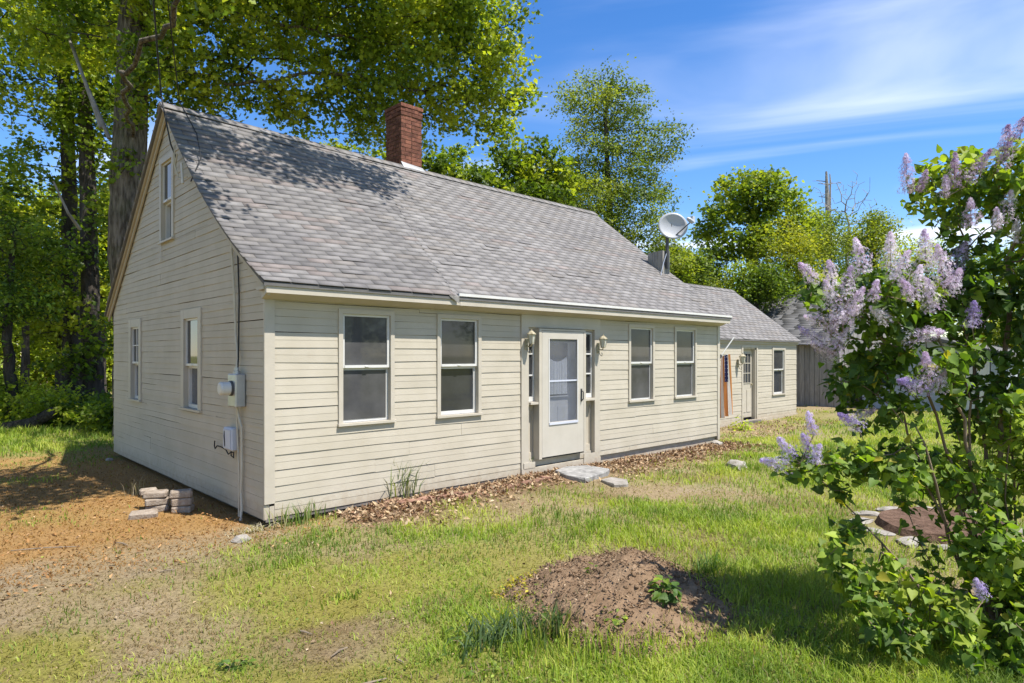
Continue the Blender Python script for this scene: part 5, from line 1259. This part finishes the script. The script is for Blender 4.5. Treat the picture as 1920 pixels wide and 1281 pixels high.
pos, par = colonize_from(pos, par, att, .075, .085, 70, g)
r = radii(pos, par, .0024, 2.35); r = np.minimum(r, .030)
tb_, V, Fc = tubes(pos, par, r, .0065)
tb_.build('stems', BARKL, lil, smooth=True)
props(np_obj('twigs', V, Fc, BARKL, lil), kind='stuff')
NL = 17000
cand = np.where(r < .0046)[0]; cand = cand[par[cand] >= 0]; w = 1 / (r[cand] + .0012); w /= w.sum()
pick = g.choice(cand, NL, p=w)
P = pos[pick] + g.normal(size=(NL, 3)) * .035
nr = unit(g.normal(size=(NL, 3)) * .8 + np.array((-.1, -.3, .9))); tn = unit(g.normal(size=(NL, 3)) * .8 + np.array((0, 0, -.8)))
V, Fc, k = leaf_geo(P, .060 * g.uniform(.45, 1.3, NL), nr, tn, 'lilac')
LPAL = [(.055, .105, .016), (.10, .17, .020), (.165, .24, .026), (.26, .32, .034)]
cl = leaf_colours(NL, P, LPAL, g, 1.6, 5, .2)
yel = g.random(NL) < .02; cl[yel] = np.array((.34, .30, .03))
props(np_obj('leaves', V, Fc, LILF, lil, col=np.repeat(cl, k, 0)), kind='stuff')
PAN = [(1516, 512, 60, -50, 1), (1558, 515, 60, -10, 1), (1590, 530, 70, 10, 1), (1612, 480, 75, -15, 1), (1560, 560, 80, -20, 1), (1600, 575, 85, 20, 1), (1585, 590, 75, 60, 1), (1532, 600, 60, -75, 1), (1520, 628, 60, -60, 0), (1545, 655, 70, -65, 1), (1575, 640, 60, 30, 1),
       (1670, 470, 75, -10, 1), (1690, 500, 70, 20, 1), (1640, 545, 45, 10, 1), (1735, 470, 85, -8, 1), (1765, 500, 90, -10, 1), (1800, 480, 75, 18, 0), (1720, 530, 70, 0, 1), (1745, 555, 70, -10, 1), (1790, 530, 60, 10, 1), (1700, 545, 50, -30, 1), (1825, 590, 55, 0, 0), (1730, 628, 75, 80, 1), (1740, 690, 70, -20, 1), (1715, 722, 75, -75, 0), (1765, 715, 50, 10, 1),
       (1615, 780, 60, 60, 0), (1590, 788, 55, -60, 0), (1452, 868, 62, -80, 0), (1472, 838, 50, -40, 0), (1520, 795, 50, -10, 0), (1512, 832, 50, -30, 0), (1532, 852, 45, 10, 0), (1838, 1104, 50, -30, 0),
       (1700, 325, 80, -4, 2), (1730, 340, 45, 10, 2), (1790, 320, 70, -8, 2), (1835, 312, 75, 30, 2), (1772, 350, 45, 0, 2), (1882, 275, 90, 12, 2), (1905, 250, 70, 25, 2), (1890, 385, 60, 10, 1), (1820, 400, 60, -8, 1), (1870, 410, 45, 0, 1), (1905, 435, 45, 0, 1), (1560, 620, 60, 0, 1), (1650, 590, 50, -50, 1), (1950, 330, 70, 10, 2), (1990, 480, 70, -10, 1), (2040, 380, 80, 5, 1)]
PCOL = {0: [(.32, .24, .50), (.48, .39, .66), (.66, .58, .78)], 1: [(.58, .45, .62), (.74, .64, .76), (.90, .85, .89)], 2: [(.34, .21, .36), (.50, .37, .53), (.68, .59, .70)]}
TPL['floret'] = (np.array([(0, 0, 0), (.5, .12, .1), (.5, -.12, .1), (-.5, .12, .1), (-.5, -.12, .1), (.12, .5, .1), (-.12, .5, .1), (.12, -.5, .1), (-.12, -.5, .1)]), np.array([(0, 2, 1), (0, 3, 4), (0, 5, 6), (0, 8, 7)]))
nd_ = depth(pos); ns_ = ((pos[:, 0] - CAM[0]) * RGT[0] + (pos[:, 1] - CAM[1]) * RGT[1]) / nd_ * FPX + CXP; nt_ = HOR - (pos[:, 2] - CAM[2]) / nd_ * FPX
for i, (px, py, ln, tilt, kind) in enumerate(PAN):
    near = np.where((np.hypot(ns_ - px, nt_ - py - 15) < 45) & (nd_ > 3.5) & (nd_ < 4.7))[0]        # the nearest twig carries the flower
    d = float(np.clip(nd_[near].min() - .05, 3.6, 4.5)) if len(near) else 3.9
    c0 = at(px, py, d); L_ = ln * d / FPX * .93
    tr = math.radians(tilt); ax = np.array((RGT[0] * math.sin(tr), RGT[1] * math.sin(tr), math.cos(tr))) + np.append(FWD, 0) * g.uniform(-.35, .1); ax /= np.linalg.norm(ax)
    nf = int(420 * (ln / 65) ** 1.5); t = g.random(nf) ** .85
    rad = L_ * .29 * (1 - t ** 1.6) ** .8 * (1.0 if kind != 2 else .75) + .006
    u = unit(np.cross(ax, np.array((.3, .2, 1.0)))); v = np.cross(ax, u); an = g.random(nf) * 2 * math.pi; rr = rad * (.35 + .65 * g.random(nf))
    lump = 1 + .30 * np.sin(an * 2 + t * 9 + i)
    out = np.cos(an)[:, None] * u + np.sin(an)[:, None] * v
    P = c0 + ax * ((t - .5) * L_)[:, None] + out * (rr * lump)[:, None]
    nr = unit(out + ax * .4 + g.normal(size=(nf, 3)) * .35); V, Fc, k = leaf_geo(P, np.full(nf, .0145) * g.uniform(.7, 1.2, nf), nr, unit(g.normal(size=(nf, 3))), 'floret')
    cc = leaf_colours(nf, P, PCOL[kind], g, 12, i, .12)
    fl = np_obj('flower_cluster', V, Fc, PETAL, lil, col=np.repeat(cc, k, 0))
    j = np.linalg.norm(pos - (c0 - ax * L_ * .5), axis=1).argmin()
    MB().tube([pos[j], c0 - ax * L_ * .5, c0 + ax * L_ * .4], [.0028, .003, .0015], 4).build('flower_stalk', BARKL, fl)

# ------------------------------------------------------------------ grass
def blades(P, h, w, lean, col, name, parent=None, loc=None, mat=GRASSM):
    n = len(P); a = rng.random(n) * 2 * math.pi; d = np.stack([np.cos(a), np.sin(a), np.zeros(n)], -1); s_ = np.stack([-np.sin(a), np.cos(a), np.zeros(n)], -1)
    tw = rng.normal(size=(n, 1)) * .6; s_ = unit(s_ + d * tw)
    up = np.array((0, 0, 1.0)); hh = h[:, None]; ww = w[:, None]; ll = lean[:, None]
    m_ = P + up * hh * .55 + d * hh * ll * .30; t = P + up * hh * (1 - .25 * np.minimum(ll, 1.6)) + d * hh * ll
    V = np.stack([P - s_ * ww * .5, P + s_ * ww * .5, m_ + s_ * ww * .42, m_ - s_ * ww * .42, t], 1).reshape(-1, 3)
    b = np.arange(n)[:, None] * 5
    Fc = np.concatenate([b + np.array((0, 1, 2)), b + np.array((0, 2, 3)), b + np.array((3, 2, 4))])
    cc = np.repeat(col, 5, 0)
    return np_obj(name, V, Fc, mat, parent, col=cc, loc=loc)
def scatter(n, lo, hi):
    """more points near the eye, thinning with distance"""
    t = lo * (hi / lo) ** rng.random(n)
    px = np.where(rng.random(n) < .86, rng.uniform(-160, 2080, n), np.where(rng.random(n) < .6, rng.uniform(-1500, -160, n), rng.uniform(2080, 2900, n))); s_ = (px - CXP) / FPX
    return CAM[0] + t * (FWD[0] + s_ * RGT[0]), CAM[1] + t * (FWD[1] + s_ * RGT[1]), t
def blocked(x, y):
    b = (x > -.01) & (x < HX + .1) & (y > -.02) & (y < HY); b |= (x > HX) & (x < WX1 + .05) & (y > 1.58) & (y < 6)
    b |= np.hypot(x - LB[0], y - LB[1]) < .12; b |= np.hypot((x - rc_[0]) / .85, (y - rc_[1]) / .75) < 1
    b |= (x > 3.95) & (x < 4.95) & (y > -1.0) & (y < -.15); b |= (x > 19.5) & (x < 27.2) & (y > -3.2) & (y < 9.3)
    return b
GP = np.array([(.115, .18, .024), (.205, .29, .034), (.30, .37, .05), (.40, .42, .08)])
STRAW = np.array((.27, .21, .105))
x, y, t = scatter(500000, 2.3, 32)
D = dens(x, y); keep = (rng.random(len(x)) < D ** 1.2) & ~blocked(x, y)
x, y, t, D = x[keep], y[keep], t[keep], D[keep]
lush = fbm(x, y, .9, 3, 91); shade = np.clip((x - .6) / 1.5, 0, 1)
h = (.035 + .075 * np.clip((lush - .3) * 2.2, 0, 1) * np.clip(D, .3, 1) + .03 * shade) * rng.uniform(.6, 1.35, len(x)); h *= np.where(y > 7.5, 1.8, 1)
tint = np.clip((fbm(x, y, 1.6, 3, 95) - .3) / .4 * 2.6 + rng.normal(size=len(x)) * .55, 0, 2.99); ti = tint.astype(int); tf = (tint - ti)[:, None]
col = GP[ti] * (1 - tf) + GP[np.minimum(ti + 1, 3)] * tf
dry = rng.random(len(x)) < (.05 + .16 * (1 - D)); col[dry] = STRAW * rng.uniform(.7, 1.2, (dry.sum(), 1))
P = np.stack([x, y, gzm(x, y) - .004], -1)
props(blades(P, h, .0028 + .00085 * t * rng.uniform(.7, 1.3, len(x)), rng.uniform(.15, 1.1, len(x)), col, 'lawn_grass'), 'patchy green lawn grass growing in front of the cottage', 'grass', kind='stuff')
# short dry thatch and moss on the bare ground
x, y, t = scatter(150000, 2.4, 14)
D = dens(x, y); keep = (rng.random(len(x)) < .75 * (1 - D)) & ~blocked(x, y) & ((moundr(x, y) > .98)); x, y, t = x[keep], y[keep], t[keep]
ms = np.clip((fbm(x, y, 1.25, 5, 41) - .36) * 6, 0, 1) * np.clip((-.7 - y) / .8, 0, 1)
col = np.where((rng.random(len(x)) < ms * .8)[:, None], np.array((.23, .215, .045)), np.where((rng.random(len(x)) < .5)[:, None], STRAW, np.array((.20, .135, .065)))) * rng.uniform(.65, 1.25, (len(x), 1))
og = (x < .6) & (y > -.6); col[og] = col[og] * np.array((1.18, .86, .52))
P = np.stack([x, y, gzm(x, y) - .002], -1)
props(blades(P, rng.uniform(.012, .035, len(x)), .003 + .0008 * t, rng.uniform(.6, 2.2, len(x)), col, 'dry_thatch'), 'dry straw and moss covering the bare ground', 'thatch', kind='stuff')
# dead leaves
def litter(x, y, sz, pal, name, lab, cat):
    n = len(x); P = np.stack([x, y, gzm(x, y) + .006 + .018 * rng.random(n)], -1)
    nr = unit(rng.normal(size=(n, 3)) * .55 + np.array((0, 0, 1.0))); V, Fc, k = leaf_geo(P, sz, nr, unit(rng.normal(size=(n, 3))), 'curl')
    pal = np.array(pal); c_ = pal[rng.integers(0, len(pal), n)] * rng.uniform(.6, 1.3, (n, 1))
    return props(np_obj(name, V, Fc, LITTER, col=np.repeat(c_, k, 0)), lab, cat, kind='stuff')
n = 9500; x = rng.uniform(.7, 9.6, n); y = -.06 - np.abs(rng.normal(size=n)) * (.28 + .35 * fbm(x, x * 0, .8, 2, 3)) ; k = ~((x > 3.95) & (x < 4.95) & (y > -.95) & (y < -.2) & (rng.random(n) < .93))
LP = [(.36, .26, .16), (.28, .18, .10), (.20, .115, .07), (.44, .34, .22), (.16, .10, .06), (.33, .22, .13), (.40, .29, .17)]
litter(x[k], y[k], rng.uniform(.035, .085, k.sum()), LP, 'leaf_litter', 'brown dead leaves heaped along the front wall', 'leaf litter')
x, y, t = scatter(17000, 3.0, 15); k = (x < 1.0) & (y > -.9) & (y < 8) & ~blocked(x, y); 
litter(x[k], y[k], rng.uniform(.015, .055, k.sum()) , [(.33, .18, .07), (.29, .155, .06), (.23, .12, .05), (.37, .23, .11), (.26, .155, .075)], 'leaf_litter', 'orange brown leaf litter on the ground beside the gable', 'leaf litter')
x, y, t = scatter(1500, 2.4, 14); k = ~blocked(x, y)
litter(x[k], y[k], rng.uniform(.012, .04, k.sum()), LP, 'leaf_litter', 'scattered dead leaves lying over the lawn', 'leaf litter')
x = rng.uniform(9.6, 17, 1500); y = rng.uniform(-.3, 1.5, 1500); litter(x, y, rng.uniform(.03, .08, 1500), LP, 'leaf_litter', 'dead leaves lying in front of the wing', 'leaf litter')
a = rng.random(4200) * 6.28; q = np.sqrt(rng.random(4200)) * 1.0; x = MC[0] + np.cos(a) * q; y = MC[1] + np.sin(a) * q * .85; k = moundr(x, y) < 1.0
litter(x[k], y[k], rng.uniform(.008, .035, k.sum()), [(.22, .15, .09), (.17, .11, .07), (.10, .065, .04), (.27, .20, .13), (.2, .135, .085)], 'soil_crumbs', 'bark chips and crumbs on the soil mound', 'debris')

x, y, t = scatter(16000, 2.4, 12); D = dens(x, y); k = (rng.random(len(x)) < D * (fbm(x, y, 2.6, 3, 131) > .5)) & ~blocked(x, y); x, y, t = x[k], y[k], t[k]
P = np.stack([x, y, gzm(x, y) + rng.uniform(.015, .05, len(x))], -1); nr = unit(rng.normal(size=(len(x), 3)) * .4 + np.array((0, 0, 1.0)))
V, Fc, k = leaf_geo(P, rng.uniform(.014, .034, len(x)), nr, unit(rng.normal(size=(len(x), 3))), 'oval')
props(np_obj('clover', V, Fc, LILF, col=np.repeat(GP[rng.integers(0, 3, len(x))] * rng.uniform(.7, 1.1, (len(x), 1)), k, 0)), 'low clover and broad leaved weeds in the lawn', 'ground cover', kind='stuff')
bmc = bmesh.new(); bmesh.ops.create_icosphere(bmc, subdivisions=1, radius=1.0); cv = np.array([v.co[:] for v in bmc.verts]); cf = np.array([[v.index for v in f.verts] for f in bmc.faces]); bmc.free()
n = 900; a = rng.random(n) * 6.28; q = np.sqrt(rng.random(n)); x = MC[0] + np.cos(a) * q * 1.1; y = MC[1] + np.sin(a) * q * .95; k = moundr(x, y) < 1.08; x, y = x[k], y[k]; n = len(x)
sz = .006 + .022 * rng.random(n) ** 3; V = np.stack([x, y, gzm(x, y)], -1)[:, None] + cv[None] * sz[:, None, None] * rng.uniform(.6, 1.25, (n, len(cv), 1)) * np.array((1, 1, .75))
props(np_obj('soil_clods', V.reshape(-1, 3), (cf[None] + (np.arange(n) * len(cv))[:, None, None]).reshape(-1, 3), SOIL), 'clods of brown earth over the mound', 'soil', kind='stuff')
# individual tufts and weeds
def tuft(px, py, n, hgt, spread, lab, pal, wd=.013, lean=(.1, .6), name='grass_tuft', z=None):
    p = gr(px, py); zz = float(gzm(*p)) if z is None else z
    o = thing(name, (p[0], p[1], zz), lab, 'weed' if 'weed' in name or 'plant' in name else 'grass tuft')
    P = np.stack([p[0] + rng.normal(size=n) * spread, p[1] + rng.normal(size=n) * spread * .5, np.full(n, zz - .01)], -1)
    pal = np.array(pal); c_ = pal[rng.integers(0, len(pal), n)] * rng.uniform(.75, 1.25, (n, 1))
    blades(P, hgt * rng.uniform(.45, 1.1, n), np.full(n, wd) * rng.uniform(.7, 1.3, n), rng.uniform(*lean, n), c_, 'blades', o)['kind'] = 'stuff'
    return o
TG = [(.13, .19, .05), (.19, .25, .08), (.30, .28, .14), (.10, .16, .035)]
tuft(752, 928, 190, .60, .11, 'tall wispy grass tuft against the wall right of the first window', TG)
tuft(736, 926, 60, .48, .06, 'thinner grass tuft just left of the tall one at the wall', TG)
tuft(985, 884, 130, .38, .08, 'grass tuft growing at the left foot of the door surround', TG)
tuft(570, 968, 60, .28, .16, 'short grass tuft at the near corner of the front wall', TG)
tuft(1330, 1066, 150, .22, .12, 'dense arching grass tuft at the back right of the mound', [(.07, .13, .03), (.10, .17, .03), (.14, .2, .04)], wd=.007, lean=(.3, 1.2))
tuft(1030, 1190, 120, .24, .12, 'dark grass tuft on the front left of the mound', [(.06, .10, .03), (.09, .14, .04), (.2, .18, .09)])
tuft(920, 1200, 130, .20, .13, 'blue green grass tuft left of the mound', [(.07, .11, .04), (.10, .15, .06)], lean=(.3, 1.1))
tuft(640, 1115, 60, .08, .10, 'small green grass tuft on the tan lawn', GP)
tuft(470, 985, 90, .12, .12, 'pale dry grass clump at the near house corner', [(.40, .35, .24), (.33, .28, .18), (.46, .42, .32)], lean=(.6, 1.6))
tuft(262, 920, 26, .30, .06, 'dead pale weed stalks in the gable shade', [(.36, .30, .22), (.28, .23, .16)], wd=.006, name='dry_weed')
tuft(1445, 775, 60, .35, .25, 'wispy pale grass along the foot of the wing wall', TG)
def leafy(px, py, n, rad, hgt, size, lab, pal, tpl='oval', name='leafy_weed', up=.8):
    p = gr(px, py); zz = float(gzm(*p))
    o = thing(name, (p[0], p[1], zz), lab, 'weed' if 'weed' in name else 'plant')
    d = unit(rng.normal(size=(n, 3)) * np.array((1, 1, .6))); d[:, 2] = np.abs(d[:, 2]); q = rng.random((n, 1)) ** .5
    P = np.array((p[0], p[1], zz)) + d * q * np.array((rad, rad, hgt)); nr = unit(d * .5 + np.array((0, 0, up)) + rng.normal(size=(n, 3)) * .35)
    V, Fc, k = leaf_geo(P, size * rng.uniform(.6, 1.2, n), nr, unit(d + rng.normal(size=(n, 3)) * .3), tpl)
    props(np_obj('leaves', V, Fc, LILF, o, col=np.repeat(leaf_colours(n, P, pal, rng, 4, 3, .2), k, 0)), kind='stuff')
    sb = MB()
    for i in range(0, n, max(1, n // 10)): sb.tube([(p[0], p[1], zz - .02), tuple(P[i])], [.004, .002], 4)
    sb.build('stem', BARKL if tpl == 'lilac' else GRASSM if False else BARKL, o)
    return o
leafy(1245, 1165, 70, .10, .14, .06, 'dark green leafy weed on the front of the mound', LPAL, 'lilac')
leafy(1010, 1170, 40, .12, .12, .05, 'grey green weed on the left slope of the mound', G_DRK)
leafy(880, 1190, 60, .16, .10, .05, 'spreading low weed left of the mound', G_DRK)
tuft(1120, 1215, 110, .16, .16, 'grass growing over the front foot of the mound', GP, wd=.007)
tuft(1000, 1215, 90, .20, .12, 'taller grass at the front left foot of the mound', GP, wd=.007)
tuft(1060, 1230, 120, .15, .2, 'ragged grass along the near edge of the mound', GP, wd=.007)
tuft(1190, 1225, 110, .15, .16, 'ragged grass at the near right edge of the mound', GP, wd=.007)
tuft(960, 1165, 80, .16, .08, 'grass clump on the left flank of the mound', GP, wd=.007)
leafy(1150, 1190, 30, .10, .07, .045, 'flat leafy weed at the near foot of the mound', G_MAP)
tuft(1385, 1120, 90, .14, .12, 'grass creeping over the right rim of the mound', GP, wd=.007)
leafy(1390, 800, 110, .25, .38, .11, 'bright green leafy weed in front of the wing', G_SUN)
YP = [(.30, .24, .02), (.40, .33, .03), (.50, .42, .05), (.22, .22, .03)]
for (a, b, lab) in ((970, 1098, 'largest yellow flowering groundcover clump beside the mound'), (992, 1076, 'yellow flowering clump at the upper left rim of the mound'), (935, 1110, 'yellow flowering clump farthest left of the mound'), (978, 1122, 'small yellow clump lowest of the mound flowers'), (950, 1148, 'faded yellow clump in the grass below the mound flowers'), (1330, 1085, 'tiny yellow clump on the right rim of the mound')):
    leafy(a, b, 60 if 'largest' in lab else 34, .085 if 'largest' in lab else .055, .07, .035, lab, YP, name='yellow_plant')
leafy(1110, 1115, 16, .05, .06, .05, 'tiny sprouting weed in the middle of the mound', G_MAP)
for (a, b, lab) in ((440, 1235, 'small leafy lawn weed at the bottom left'), (1480, 1180, 'leafy weed in the shade below the lilac'), (1560, 1230, 'leafy weed in the shaded grass at the lilac foot'), (900, 1255, 'broad leaved weed in the near lawn')):
    leafy(a, b, 26, .08, .07, .05, lab, G_DRK)
print('script seconds', round(time.time() - T0, 1), 'tris', sum(len(o.data.polygons) * (1 if o.data.polygons and o.data.polygons[0].loop_total == 3 else 2) for o in bpy.data.objects if o.type == 'MESH'))
